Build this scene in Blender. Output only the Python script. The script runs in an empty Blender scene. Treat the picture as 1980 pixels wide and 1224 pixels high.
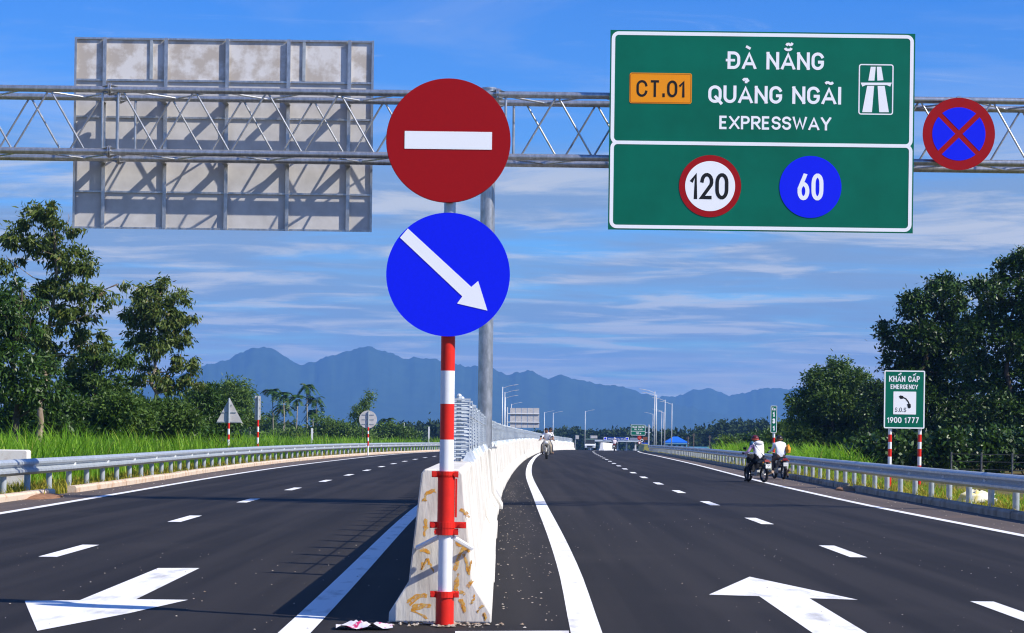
import bpy, math, random
import numpy as np
from mathutils import Vector, Matrix, noise

scene = bpy.context.scene
COL = scene.collection
random.seed(7)
RNG = np.random.default_rng(11)
PI = math.pi

# ------------------------------------------------------------------ camera, world, sun, exposure
CAM_H, FOC, CXP, HYP, ROLL = 1.37, 3800.0, 990.0, 842.0, 0.013
cam = bpy.data.cameras.new('camera')
cam.sensor_width = 36.0
cam.lens = 36.0 * FOC / 1980.0
cam.shift_y = (HYP - 612.0) / 1980.0
cam.shift_x = 0.0
cam.clip_start, cam.clip_end = 0.2, 30000
cam.dof.use_dof = True
cam.dof.focus_distance = 42.0
cam.dof.aperture_fstop = 20.0
cam_o = bpy.data.objects.new('camera', cam)
COL.objects.link(cam_o)
cam_o.matrix_world = Matrix.Translation((0, 0, CAM_H)) @ Matrix.Rotation(PI / 2, 4, 'X') @ Matrix.Rotation(ROLL, 4, 'Z')
scene.camera = cam_o

SUN_EL, SUN_AZ = math.radians(41), math.radians(25)      # sun stands to the right, a little behind the camera
SUN_DIR = Vector((math.cos(SUN_AZ) * math.cos(SUN_EL), -math.sin(SUN_AZ) * math.cos(SUN_EL), math.sin(SUN_EL)))
sun = bpy.data.lights.new('sun', 'SUN')
sun.energy, sun.angle, sun.color = 5.0, math.radians(0.5), (1.0, 0.94, 0.84)
sun_o = bpy.data.objects.new('sun', sun)
COL.objects.link(sun_o)
sun_o.rotation_euler = SUN_DIR.to_track_quat('Z', 'Y').to_euler()

world = bpy.data.worlds.new('World')
scene.world = world
world.use_nodes = True
wt = world.node_tree
for n in list(wt.nodes): wt.nodes.remove(n)
def wn(t, **kw):
    n = wt.nodes.new(t)
    for k, v in kw.items(): setattr(n, k, v)
    return n
wl = wt.links.new
w_out = wn('ShaderNodeOutputWorld'); w_bg = wn('ShaderNodeBackground')
SKY_STRENGTH = 0.1
w_bg.inputs['Strength'].default_value = SKY_STRENGTH
sky = wn('ShaderNodeTexSky'); sky.sky_type = 'NISHITA'; sky.sun_disc = False
sky.sun_elevation = SUN_EL; sky.sun_rotation = PI / 2 + SUN_AZ
sky.air_density, sky.dust_density, sky.ozone_density = 1.0, 0.4, 1.2
hs = wn('ShaderNodeHueSaturation'); hs.inputs['Saturation'].default_value = 1.6; hs.inputs['Value'].default_value = 0.92
wl(sky.outputs['Color'], hs.inputs['Color'])
tint = wn('ShaderNodeMix', data_type='RGBA', blend_type='MULTIPLY'); tint.inputs['Factor'].default_value = 1.0
wl(hs.outputs['Color'], tint.inputs['A']); tint.inputs['B'].default_value = (0.47, 0.86, 1.48, 1)
tc = wn('ShaderNodeTexCoord'); sp = wn('ShaderNodeSeparateXYZ'); wl(tc.outputs['Generated'], sp.inputs[0])
def wmath(op, a, b=None, c=None):
    n = wn('ShaderNodeMath', operation=op)
    for i, x in enumerate((a, b, c)):
        if x is None: continue
        if isinstance(x, (int, float)): n.inputs[i].default_value = x
        else: wl(x, n.inputs[i])
    return n.outputs[0]
zc = wmath('ADD', wmath('MAXIMUM', sp.outputs['Z'], 0.0), 0.045)
cxn = wmath('DIVIDE', sp.outputs['X'], zc); cyn = wmath('DIVIDE', sp.outputs['Y'], zc)
def cloud(scale_x, scale_y, off, scale, detail, rough, dist, lo, hi):
    cb = wn('ShaderNodeCombineXYZ')
    wl(wmath('MULTIPLY', cxn, scale_x), cb.inputs[0]); wl(wmath('MULTIPLY', cyn, scale_y), cb.inputs[1]); cb.inputs[2].default_value = off
    nz = wn('ShaderNodeTexNoise'); nz.inputs['Scale'].default_value = scale; nz.inputs['Detail'].default_value = detail
    nz.inputs['Roughness'].default_value = rough; nz.inputs['Distortion'].default_value = dist
    wl(cb.outputs[0], nz.inputs['Vector'])
    mr = wn('ShaderNodeMapRange', interpolation_type='SMOOTHSTEP'); wl(nz.outputs['Fac'], mr.inputs['Value'])
    mr.inputs['From Min'].default_value = lo; mr.inputs['From Max'].default_value = hi
    return mr.outputs['Result']
def wrange(v, a, b, c, d):
    mr = wn('ShaderNodeMapRange', interpolation_type='SMOOTHSTEP'); wl(v, mr.inputs['Value'])
    for k, x in zip(('From Min', 'From Max', 'To Min', 'To Max'), (a, b, c, d)): mr.inputs[k].default_value = x
    return mr.outputs['Result']
cover = wrange(sp.outputs['Z'], 0.115, 0.170, 1.0, 0.14)
deck = cloud(0.70, 1.0, 3.1, 1.1, 8.0, 0.56, 0.35, 0.24, 0.54)
bright = cloud(0.75, 1.05, 9.4, 1.55, 9.0, 0.60, 0.5, 0.46, 0.63)
wisp = cloud(1.4, 2.0, 5.7, 1.5, 9.0, 0.66, 0.9, 0.57, 0.80)
deck_f = wmath('MULTIPLY', wmath('MULTIPLY', deck, cover), 0.94)
m1 = wn('ShaderNodeMix', data_type='RGBA'); wl(deck_f, m1.inputs['Factor']); wl(tint.outputs['Result'], m1.inputs['A'])
m1.inputs['B'].default_value = (2.05, 2.95, 4.4, 1)
bright_f = wmath('MULTIPLY', wmath('MULTIPLY', bright, cover), 0.80)
m2 = wn('ShaderNodeMix', data_type='RGBA'); wl(bright_f, m2.inputs['Factor']); wl(m1.outputs['Result'], m2.inputs['A'])
m2.inputs['B'].default_value = (5.6, 5.7, 5.8, 1)
bank = wmath('MULTIPLY', wmath('MULTIPLY', cloud(0.9, 0.9, 1.3, 0.8, 8.0, 0.6, 0.6, 0.34, 0.58), wrange(sp.outputs['Z'], 0.026, 0.050, 1.0, 0.0)), 0.75)
mb_ = wn('ShaderNodeMix', data_type='RGBA'); wl(bank, mb_.inputs['Factor']); wl(m2.outputs['Result'], mb_.inputs['A']); mb_.inputs['B'].default_value = (5.6, 5.3, 5.0, 1)
wisp_f = wmath('MULTIPLY', wisp, 0.35)
m3 = wn('ShaderNodeMix', data_type='RGBA'); wl(wisp_f, m3.inputs['Factor']); wl(mb_.outputs['Result'], m3.inputs['A'])
m3.inputs['B'].default_value = (5.6, 6.2, 7.0, 1)
wl(m3.outputs['Result'], w_bg.inputs['Color']); wl(w_bg.outputs[0], w_out.inputs['Surface'])

scene.view_settings.view_transform = 'Standard'
scene.view_settings.look = 'None'
scene.view_settings.gamma = 1.0
scene.view_settings.use_curve_mapping = False
scene.view_settings.exposure = 0.43
scene.cycles.max_bounces = 6
scene.cycles.transparent_max_bounces = 6
scene.cycles.volume_bounces = 0
scene.cycles.use_denoising = True
scene.cycles.filter_width = 1.15

# ------------------------------------------------------------------ where things stand
def zg(Y):                                   # the carriageway is level, then falls away gently towards the toll plaza
    if Y <= 100: return 0.0
    return -1.75e-5 * (min(Y, 650.0) - 100.0) ** 2
CR, SR = math.cos(ROLL), math.sin(ROLL)
def P(px, py, Y):                            # point at distance Y that is seen at photo pixel (px, py)
    u, v = px - CXP, HYP - py
    u0, v0 = u * CR - v * SR, u * SR + v * CR
    return Vector((u0 * Y / FOC, Y, CAM_H + v0 * Y / FOC))
def G(px, py, z=0.0):                        # point of the level road seen at photo pixel (px, py)
    u, v = px - CXP, HYP - py
    u0, v0 = u * CR - v * SR, u * SR + v * CR
    Y = (CAM_H - z) * FOC / -v0
    return Vector((u0 * Y / FOC, Y, z))
def S(Y): return FOC / Y                     # photo pixels per metre

class Curve:                                 # smooth x(Y) through samples
    def __init__(s, pts):
        s.y = np.array([p[0] for p in pts], float); s.x = np.array([p[1] for p in pts], float)
        d = np.diff(s.x) / np.diff(s.y); m = np.zeros(len(s.x)); m[0], m[-1] = d[0], d[-1]; m[1:-1] = (d[:-1] + d[1:]) / 2
        s.m = m
    def __call__(s, Y):
        if Y <= s.y[0]: return float(s.x[0] + s.m[0] * (Y - s.y[0]))
        if Y >= s.y[-1]: return float(s.x[-1] + s.m[-1] * (Y - s.y[-1]))
        i = int(np.searchsorted(s.y, Y) - 1); h = s.y[i + 1] - s.y[i]; t = (Y - s.y[i]) / h
        return float((2*t**3-3*t*t+1)*s.x[i] + (t**3-2*t*t+t)*h*s.m[i] + (-2*t**3+3*t*t)*s.x[i+1] + (t**3-t*t)*h*s.m[i+1])
FAR = [(300, 0), (400, 7.3), (520, 15.4), (660, 24)]
def far(x300): return [(y, x300 + d) for y, d in FAR]
median = Curve([(5, -.46), (14.3, -.50), (37.6, -.60), (59, -.48), (98, .12), (140, 1.15), (178, 2.3), (230, 4.5)] + far(9.2))
line_r = Curve([(5, .48), (13, .53), (20, .60), (41, .60), (67, .60), (83, .74), (98, .95), (137, 1.75), (178, 2.95), (230, 5.2)] + far(10.0))
dash_r = Curve([(5, 4.01), (15.2, 4.03), (23, 4.06), (31, 4.11), (48, 4.22), (80, 4.76), (127, 5.95), (173, 7.3), (230, 9.7)] + far(14.6))
edge_r = Curve([(5, 7.45), (28.9, 7.5), (40, 7.48), (47.5, 7.6), (61, 7.93), (70, 8.25), (95, 9.2), (146, 10.9), (197, 12.9), (230, 14.8)] + far(20))
guard_r = Curve([(5, 9.35), (36.5, 9.4), (44, 9.5), (53.7, 9.72), (60, 9.95), (70, 10.25), (94, 10.9), (109, 11.3), (136, 12.1), (174, 13.2), (197, 14.0), (230, 16)] + far(21.2))
line_l = Curve([(5, -1.42), (13.6, -1.47), (36, -1.70), (59, -1.6), (98, -1.0), (140, .05), (178, 1.2), (230, 3.4)] + far(8))
dash_l = Curve([(5, -4.8), (22, -4.98), (30, -5.08), (39.7, -5.25), (48, -5.3), (56.6, -5.32), (78, -5.4), (95, -5.4), (120, -5.0), (178, -2.9), (230, -.7)] + far(4))
edge_l = Curve([(5, -7.9), (15, -8.0), (31.7, -8.25), (41, -8.45), (60, -8.9), (75, -9.05), (90, -8.95), (110, -8.6), (140, -7.7), (160, -6.6), (200, -4.6), (250, -1.5)] + far(1.4))
guard_l = Curve([(5, -9.9), (20, -9.9), (41, -10), (49, -10.1), (69, -10.7), (94, -10.8), (129, -9.6), (165, -7.2), (200, -5.2), (250, -2.1)] + far(.8))

# ------------------------------------------------------------------ materials
MATS = {}
def mat(name, col, rough=0.6, metal=0.0, spec=0.3, noise=0.0, nscale=8.0, bump=0.0, bscale=60.0, col2=None, stretch=(1, 1, 1), lo=0.35, hi=0.65, detail=5.0):
    if name in MATS: return MATS[name]
    m = bpy.data.materials.new(name); m.use_nodes = True
    nt = m.node_tree; b = nt.nodes['Principled BSDF']
    b.inputs['Base Color'].default_value = (*col, 1); b.inputs['Roughness'].default_value = rough
    b.inputs['Metallic'].default_value = metal; b.inputs['Specular IOR Level'].default_value = spec
    if col2 is not None or noise or bump:
        t = nt.nodes.new('ShaderNodeTexCoord'); mp = nt.nodes.new('ShaderNodeMapping'); mp.inputs['Scale'].default_value = stretch
        nt.links.new(t.outputs['Object'], mp.inputs['Vector'])
    if col2 is not None or noise:
        n = nt.nodes.new('ShaderNodeTexNoise'); n.inputs['Scale'].default_value = nscale; n.inputs['Detail'].default_value = detail; n.inputs['Roughness'].default_value = .6
        nt.links.new(mp.outputs[0], n.inputs['Vector'])
        r = nt.nodes.new('ShaderNodeMapRange'); r.inputs['From Min'].default_value = lo; r.inputs['From Max'].default_value = hi
        nt.links.new(n.outputs['Fac'], r.inputs['Value'])
        mx = nt.nodes.new('ShaderNodeMix'); mx.data_type = 'RGBA'
        c2 = col2 if col2 is not None else tuple(c * (1 - noise) for c in col)
        mx.inputs['A'].default_value = (*c2, 1); mx.inputs['B'].default_value = (*col, 1)
        nt.links.new(r.outputs[0], mx.inputs['Factor']); nt.links.new(mx.outputs['Result'], b.inputs['Base Color'])
    if bump:
        n2 = nt.nodes.new('ShaderNodeTexNoise'); n2.inputs['Scale'].default_value = bscale; n2.inputs['Detail'].default_value = 3
        nt.links.new(mp.outputs[0], n2.inputs['Vector'])
        bp = nt.nodes.new('ShaderNodeBump'); bp.inputs['Strength'].default_value = bump; bp.inputs['Distance'].default_value = 0.02
        nt.links.new(n2.outputs['Fac'], bp.inputs['Height']); nt.links.new(bp.outputs[0], b.inputs['Normal'])
    MATS[name] = m
    return m

def leaf_mat(name, ca, cb, trans=0.3, rough=0.45, spec=0.35, dry=None):
    m = bpy.data.materials.new(name); m.use_nodes = True
    nt = m.node_tree; b = nt.nodes['Principled BSDF']; out = nt.nodes['Material Output']
    g = nt.nodes.new('ShaderNodeNewGeometry'); cr = nt.nodes.new('ShaderNodeValToRGB')
    cr.color_ramp.elements[0].color = (*ca, 1); cr.color_ramp.elements[1].color = (*cb, 1)
    if dry:
        e = cr.color_ramp.elements.new(0.93); e.color = (*cb, 1); cr.color_ramp.elements[-1].color = (*dry, 1)
    nt.links.new(g.outputs['Random Per Island'], cr.inputs['Fac']); nt.links.new(cr.outputs[0], b.inputs['Base Color'])
    b.inputs['Roughness'].default_value = rough; b.inputs['Specular IOR Level'].default_value = spec
    tr = nt.nodes.new('ShaderNodeBsdfTranslucent'); mx = nt.nodes.new('ShaderNodeMixShader'); mx.inputs[0].default_value = trans
    nt.links.new(cr.outputs[0], tr.inputs['Color']); nt.links.new(b.outputs[0], mx.inputs[1]); nt.links.new(tr.outputs[0], mx.inputs[2])
    nt.links.new(mx.outputs[0], out.inputs['Surface'])
    MATS[name] = m
    return m

WHITE = mat('white_paint', (.80, .80, .80), .5, noise=.06, nscale=9)
SIGNWHITE = mat('reflective_white', (.95, .96, .97), .45)
SIGNRED = mat('reflective_red', (.37, .003, .004), .42, spec=.25, noise=.06, nscale=60)
SIGNBLUE = mat('reflective_blue', (.003, .014, .88), .42, spec=.25, noise=.05, nscale=50)
SIGNGREEN = mat('reflective_green', (.0012, .165, .10), .4, spec=.2, col2=(.0012, .125, .074), nscale=.8, lo=.3, hi=.7)
SIGNORANGE = mat('reflective_orange', (.95, .32, .002), .4)
BLACK = mat('black_paint', (.008, .008, .009), .5)
REDPAINT = mat('red_paint', (.72, .022, .012), .38, noise=.1, nscale=14)
GALV = mat('galvanised_steel', (.56, .56, .56), .34, .75, .6, col2=(.36, .37, .37), nscale=14, stretch=(1, 1, .4), bump=.05, bscale=40)
GALVPALE = mat('galvanised_steel_pale', (.47, .51, .53), .42, .2, .6, col2=(.34, .37, .39), nscale=9)
GALVDARK = mat('weathered_steel', (.34, .35, .35), .6, .3, .4, col2=(.2, .2, .2), nscale=10)
ALU = mat('sign_back_aluminium', (.66, .635, .61), .6, .0, .3, col2=(.50, .475, .45), nscale=2.6, lo=.3, hi=.7)
ALUSTAIN = mat('stained_sign_back_aluminium', (.72, .69, .66), .6, .0, .3, col2=(.50, .44, .38), nscale=2.2, lo=.42, hi=.56, detail=6)
CONC = mat('barrier_concrete', (.72, .69, .62), .85, spec=.2, col2=(.38, .33, .26), nscale=3.4, stretch=(1, 1.6, .22), bump=.2, bscale=45, lo=.28, hi=.56)
CONCEND = mat('old_concrete', (.60, .56, .48), .85, spec=.2, col2=(.47, .42, .35), nscale=5, bump=.2, bscale=50)
KERBL = mat('kerb_concrete_pale', (.62, .50, .38), .9, spec=.15, col2=(.50, .30, .17), nscale=3.2, lo=.3, hi=.5, bump=.25, bscale=25)
KERBR = mat('kerb_concrete_grey', (.34, .31, .26), .9, spec=.15, col2=(.17, .14, .11), nscale=2.6, lo=.3, hi=.6, bump=.25, bscale=25)
SPRAY = mat('yellow_spray_paint', (.70, .30, .02), .8, col2=(.68, .46, .14), nscale=30, lo=.38, hi=.56)
_b = SPRAY.node_tree.nodes['Principled BSDF']; _t = SPRAY.node_tree.nodes.new('ShaderNodeTexNoise'); _t.inputs['Scale'].default_value = 34; _t.inputs['Detail'].default_value = 5
_m = SPRAY.node_tree.nodes.new('ShaderNodeMapRange'); _m.inputs['From Min'].default_value = .30; _m.inputs['From Max'].default_value = .52; _m.inputs['To Max'].default_value = .9
_c = SPRAY.node_tree.nodes.new('ShaderNodeTexCoord'); SPRAY.node_tree.links.new(_c.outputs['Object'], _t.inputs['Vector'])
SPRAY.node_tree.links.new(_t.outputs['Fac'], _m.inputs['Value']); SPRAY.node_tree.links.new(_m.outputs[0], _b.inputs['Alpha'])
TYRE = mat('tyre_rubber', (.014, .014, .015), .8, noise=.3, nscale=30)
CHROME = mat('chrome', (.6, .6, .6), .2, 1.0)
GLASS = mat('dark_glass', (.02, .025, .03), .08, spec=.6)
SKIN = mat('skin', (.34, .17, .105), .6)
HAIR = mat('black_hair', (.012, .010, .009), .55)

def road_mat(name, col, col2, dust):
    m = bpy.data.materials.new(name); m.use_nodes = True
    nt = m.node_tree; b = nt.nodes['Principled BSDF']; L = nt.links.new
    t = nt.nodes.new('ShaderNodeTexCoord')
    def noise(scale, detail, sx, sy):
        mp = nt.nodes.new('ShaderNodeMapping'); mp.inputs['Scale'].default_value = (sx, sy, 1); L(t.outputs['Object'], mp.inputs[0])
        n = nt.nodes.new('ShaderNodeTexNoise'); n.inputs['Scale'].default_value = scale; n.inputs['Detail'].default_value = detail; L(mp.outputs[0], n.inputs['Vector'])
        return n.outputs['Fac']
    def rng(v, a, b_, c=0, d=1):
        r = nt.nodes.new('ShaderNodeMapRange'); L(v, r.inputs['Value'])
        for k, x in zip(('From Min', 'From Max', 'To Min', 'To Max'), (a, b_, c, d)): r.inputs[k].default_value = x
        return r.outputs[0]
    def mix(f, A, B):
        x = nt.nodes.new('ShaderNodeMix'); x.data_type = 'RGBA'; L(f, x.inputs['Factor'])
        for k, v in (('A', A), ('B', B)):
            if isinstance(v, tuple): x.inputs[k].default_value = (*v, 1)
            else: L(v, x.inputs[k])
        return x.outputs['Result']
    c = mix(rng(noise(.6, 6, 3.2, .06), .42, .60), col2, col)                 # wheel tracks and paver joints run along the road
    c = mix(rng(noise(.35, 5, 1, 1), .55, .75, 0, .5), c, dust)
    c = mix(rng(noise(120, 2, 1, 1), .56, .72, 0, .35), c, tuple(x * 3 for x in col))   # pale stone in the wearing course
    L(c, b.inputs['Base Color']); b.inputs['Roughness'].default_value = .82; b.inputs['Specular IOR Level'].default_value = .22
    n2 = noise(90, 3, 1, 1); bp = nt.nodes.new('ShaderNodeBump'); bp.inputs['Strength'].default_value = .25; bp.inputs['Distance'].default_value = .01
    L(n2, bp.inputs['Height']); L(bp.outputs[0], b.inputs['Normal'])
    return m
ASPHALT = road_mat('asphalt', (.0245, .0212, .0198), (.0125, .0108, .0104), (.036, .031, .028))
SHOULDER = road_mat('dusty_asphalt', (.125, .098, .083), (.088, .070, .060), (.19, .125, .085))
LINE = mat('thermoplastic_marking', (.80, .79, .77), .7, noise=.12, nscale=2.2, col2=(.42, .41, .39), lo=.28, hi=.46, detail=10, stretch=(1.6, .5, 1))

# ------------------------------------------------------------------ mesh helpers
class MB:
    def __init__(s): s.v, s.f, s.m = [], [], []
    def add(s, vs, fs, m=0):
        o = len(s.v); s.v += [tuple(v) for v in vs]
        for f in fs: s.f.append(tuple(i + o for i in f)); s.m.append(m)
    def box(s, x0, x1, y0, y1, z0, z1, m=0):
        s.add([(x0,y0,z0),(x1,y0,z0),(x1,y1,z0),(x0,y1,z0),(x0,y0,z1),(x1,y0,z1),(x1,y1,z1),(x0,y1,z1)],
              [(0,3,2,1),(4,5,6,7),(0,1,5,4),(1,2,6,5),(2,3,7,6),(3,0,4,7)], m)
    def tube(s, a, b, r, r2=None, n=10, m=0, caps=True):
        s.path([a, b], [r, r if r2 is None else r2], n, m, caps)
    def path(s, pts, rad, n=8, m=0, caps=True):
        pts = [Vector(p) for p in pts]; k = len(pts)
        if isinstance(rad, (int, float)): rad = [rad] * k
        vs = []; prev = None
        for i, p in enumerate(pts):
            d = (pts[min(i+1, k-1)] - pts[max(i-1, 0)]).normalized()
            if prev is None:
                u = d.cross(Vector((0, 0, 1)))
                if u.length < 1e-3: u = d.cross(Vector((1, 0, 0)))
                u.normalize()
            else:
                u = (prev - d * prev.dot(d)).normalized()
            prev = u; w = d.cross(u)
            for j in range(n):
                t = 2 * PI * j / n; vs.append(p + (u * math.cos(t) + w * math.sin(t)) * rad[i])
        fs = [(i*n+j, i*n+(j+1) % n, (i+1)*n+(j+1) % n, (i+1)*n+j) for i in range(k-1) for j in range(n)]
        if caps: fs += [tuple(range(n-1, -1, -1)), tuple((k-1)*n + j for j in range(n))]
        s.add(vs, fs, m)
    def loft(s, rings, m=0, closed=True, caps=True):
        n = len(rings[0]); vs = [v for r in rings for v in r]
        e = n if closed else n - 1
        fs = [(i*n+j, i*n+(j+1) % n, (i+1)*n+(j+1) % n, (i+1)*n+j) for i in range(len(rings)-1) for j in range(e)]
        if caps: fs += [tuple(range(n-1, -1, -1)), tuple((len(rings)-1)*n + j for j in range(n))]
        s.add(vs, fs, m)
    def plate(s, pts, y0, y1, m=0):          # outline in x,z pushed from depth y0 to y1
        n = len(pts); vs = [(x, y0, z) for x, z in pts] + [(x, y1, z) for x, z in pts]
        fs = [tuple(range(n)), tuple(range(2*n-1, n-1, -1))] + [(i, i+n, (i+1) % n + n, (i+1) % n) for i in range(n)]
        s.add(vs, fs, m)
    def ring(s, cx, cz, ri, ro, y, n=64, m=0, arc=(0, 2*PI)):
        full = abs(arc[1]-arc[0]) > 6.28; k = n if full else n + 1
        vs = []
        for i in range(k):
            t = arc[0] + (arc[1]-arc[0]) * i / n
            vs += [(cx+ri*math.cos(t), y, cz+ri*math.sin(t)), (cx+ro*math.cos(t), y, cz+ro*math.sin(t))]
        fs = [(2*i, 2*i+1, (2*i+3) % (2*k), (2*i+2) % (2*k)) for i in range(n)]
        s.add(vs, fs, m)
    def disc(s, cx, cz, r, y0, y1, n=64, m=0):
        s.plate([(cx+r*math.cos(2*PI*i/n), cz+r*math.sin(2*PI*i/n)) for i in range(n)], y0, y1, m)
    def flat(s, pts, y, m=0): s.add([(x, y, z) for x, z in pts], [tuple(range(len(pts)))], m)
    def ball(s, c, r, nu=12, nv=8, m=0, zmin=-1.0):
        c = Vector(c); r = (r, r, r) if isinstance(r, (int, float)) else r
        a0 = math.asin(zmin); vs = []
        for i in range(nv+1):
            a = a0 + (PI/2 - a0) * i / nv
            for j in range(nu):
                t = 2*PI*j/nu; vs.append((c.x+r[0]*math.cos(a)*math.cos(t), c.y+r[1]*math.cos(a)*math.sin(t), c.z+r[2]*math.sin(a)))
        s.add(vs, [(i*nu+j, i*nu+(j+1) % nu, (i+1)*nu+(j+1) % nu, (i+1)*nu+j) for i in range(nv) for j in range(nu)], m)
    def build(s, name, mats, parent=None, smooth=False, bevel=0.0):
        me = bpy.data.meshes.new(name); me.from_pydata(s.v, [], s.f)
        mats = mats if isinstance(mats, (list, tuple)) else [mats]
        for q in mats: me.materials.append(q)
        if len(mats) > 1: me.polygons.foreach_set('material_index', s.m)
        if smooth: me.polygons.foreach_set('use_smooth', [True] * len(me.polygons))
        me.update()
        o = bpy.data.objects.new(name, me); COL.objects.link(o)
        if smooth and smooth != 'all':
            me.shade_smooth() if False else None
            try: me.set_sharp_from_angle(angle=math.radians(38))
            except Exception: pass
        if bevel:
            md = o.modifiers.new('bevel', 'BEVEL'); md.width = bevel; md.segments = 2; md.limit_method = 'ANGLE'
        if parent is not None: o.parent = parent
        return o

def tag(o, label=None, cat=None, group=None, kind=None):
    if label: o['label'] = label
    if cat: o['category'] = cat
    if group: o['group'] = group
    if kind: o['kind'] = kind
    return o
def thing(name, label, cat, loc=(0, 0, 0), rotz=0.0, group=None):
    o = bpy.data.objects.new(name, None); COL.objects.link(o)
    o.location = loc; o.rotation_euler = (0, 0, rotz); o.empty_display_size = .3
    return tag(o, label, cat, group)
def share(src, parent, loc=(0, 0, 0), rotz=0.0):
    o = src.copy(); COL.objects.link(o); o.parent = parent; o.location = loc; o.rotation_euler = (0, 0, rotz)
    return o
def copy_tree(o, parent=None):
    c = o.copy(); COL.objects.link(c); c.parent = parent
    for ch in o.children: copy_tree(ch, c)
    return c
def quads_mesh(name, V, nper, mat_, parent=None, faces=None):
    """V: (n, nper, 3) array of separate faces (one polygon each)"""
    n = V.shape[0]; me = bpy.data.meshes.new(name)
    if faces is None:
        me.vertices.add(n*nper); me.loops.add(n*nper); me.polygons.add(n)
        me.vertices.foreach_set('co', V.astype(np.float32).ravel())
        me.loops.foreach_set('vertex_index', np.arange(n*nper, dtype=np.int32))
        me.polygons.foreach_set('loop_start', np.arange(0, n*nper, nper, dtype=np.int32))
        me.polygons.foreach_set('loop_total', np.full(n, nper, dtype=np.int32))
    else:
        F = (np.arange(n)[:, None, None] * nper + np.array(faces)[None]).reshape(-1, 4)
        me.vertices.add(n*nper); me.loops.add(F.size); me.polygons.add(F.shape[0])
        me.vertices.foreach_set('co', V.astype(np.float32).ravel())
        me.loops.foreach_set('vertex_index', F.astype(np.int32).ravel())
        me.polygons.foreach_set('loop_start', np.arange(0, F.size, 4, dtype=np.int32))
        me.polygons.foreach_set('loop_total', np.full(F.shape[0], 4, dtype=np.int32))
    me.update(calc_edges=True); me.materials.append(mat_)
    o = bpy.data.objects.new(name, me); COL.objects.link(o)
    if parent is not None: o.parent = parent
    return o

# ------------------------------------------------------------------ stroke lettering (road sign face)
def arc(cx, cy, rx, ry, a0, a1, n=9):
    return [(cx + rx*math.cos(math.radians(a0+(a1-a0)*i/n)), cy + ry*math.sin(math.radians(a0+(a1-a0)*i/n))) for i in range(n+1)]
_O = arc(.5, .66, .5, .34, 0, 180) + arc(.5, .34, .5, .34, 180, 360)
_P = [(0, 0), (0, 1), (.5, 1)] + arc(.55, .74, .45, .26, 90, -90) + [(0, .48)]
GLY = {
 'A': (.66, [[(0, 0), (.5, 1), (1, 0)], [(.16, .27), (.84, .27)]]),
 'C': (.56, [arc(.5, .68, .5, .32, 8, 180) + arc(.5, .32, .5, .32, 180, 352)]),
 'D': (.58, [[(0, 0), (0, 1), (.4, 1)] + arc(.45, .62, .55, .38, 85, 0) + arc(.45, .38, .55, .38, 0, -85) + [(.4, 0), (0, 0)]]),
 'E': (.50, [[(1, 1), (0, 1), (0, 0), (1, 0)], [(0, .51), (.88, .51)]]),
 'G': (.57, [arc(.5, .68, .5, .32, 24, 180) + arc(.5, .32, .5, .32, 180, 360) + [(1, .44), (.52, .44)]]),
 'H': (.58, [[(0, 0), (0, 1)], [(1, 0), (1, 1)], [(0, .5), (1, .5)]]),
 'I': (.14, [[(.5, 0), (.5, 1)]]),
 'K': (.60, [[(0, 0), (0, 1)], [(1, 1), (.02, .38)], [(.34, .60), (1, 0)]]),
 'L': (.48, [[(0, 1), (0, 0), (1, 0)]]),
 'M': (.68, [[(0, 0), (0, 1)], [(0, 1), (.5, .25), (1, 1)], [(1, 1), (1, 0)]]),
 'N': (.58, [[(0, 0), (0, 1)], [(.0, 1), (1, 0)], [(1, 0), (1, 1)]]),
 'O': (.58, [_O + [_O[0]]]),
 'P': (.53, [_P]), 'R': (.56, [_P, [(.45, .48), (1, 0)]]),
 'Q': (.60, [_O + [_O[0]], [(.58, .30), (1.08, -.10)]]),
 'S': (.54, [arc(.5, .75, .5, .25, 20, 180, 7) + arc(.5, .75, .5, .23, 190, 262, 5) + arc(.5, .26, .5, .26, 82, 0, 5) + arc(.5, .26, .5, .26, 0, -162, 8)]),
 'T': (.54, [[(0, 1), (1, 1)], [(.5, 1), (.5, 0)]]),
 'U': (.58, [[(0, 1), (0, .34)] + arc(.5, .34, .5, .34, 180, 360) + [(1, 1)]]),
 'V': (.64, [[(0, 1), (.5, 0), (1, 1)]]),
 'W': (.86, [[(0, 1), (.25, 0), (.5, .85), (.75, 0), (1, 1)]]),
 'X': (.62, [[(0, 0), (1, 1)], [(0, 1), (1, 0)]]),
 'Y': (.62, [[(0, 1), (.5, .42), (1, 1)], [(.5, .42), (.5, 0)]]),
 'Z': (.54, [[(0, 1), (1, 1), (0, 0), (1, 0)]]),
 'm': (.66, [[(0, 0), (0, .66)], [(0, .45)] + arc(.25, .44, .25, .2, 180, 0, 6) + [(.5, 0)], [(.5, .45)] + arc(.75, .44, .25, .2, 180, 0, 6) + [(1, 0)]]),
 '0': (.52, [_O + [_O[0]]]), '1': (.30, [[(-.1, .74), (.78, 1), (.78, 0)]]),
 '2': (.52, [arc(.5, .70, .5, .30, 175, -30) + [(0, 0), (1.02, 0)]]),
 '3': (.52, [arc(.48, .76, .46, .24, 165, -80) + arc(.48, .27, .52, .27, 80, -165)]),
 '5': (.52, [[(.95, 1), (.08, 1), (.03, .52)] + arc(.5, .32, .5, .32, 140, -160, 12)]),
 '6': (.52, [[(.66, 1), (.10, .50)] + arc(.5, .31, .5, .31, 150, 510, 18)]),
 '7': (.52, [[(0, 1), (1, 1), (.36, 0)]]),
 '9': (.52, [[(.34, 0), (.90, .50)] + arc(.5, .69, .5, .31, -30, 330, 18)]),
 '.': (.14, [[(.5, -.08), (.5, .10)]]), '-': (.3, [[(0, .45), (1, .45)]]),
}
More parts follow.
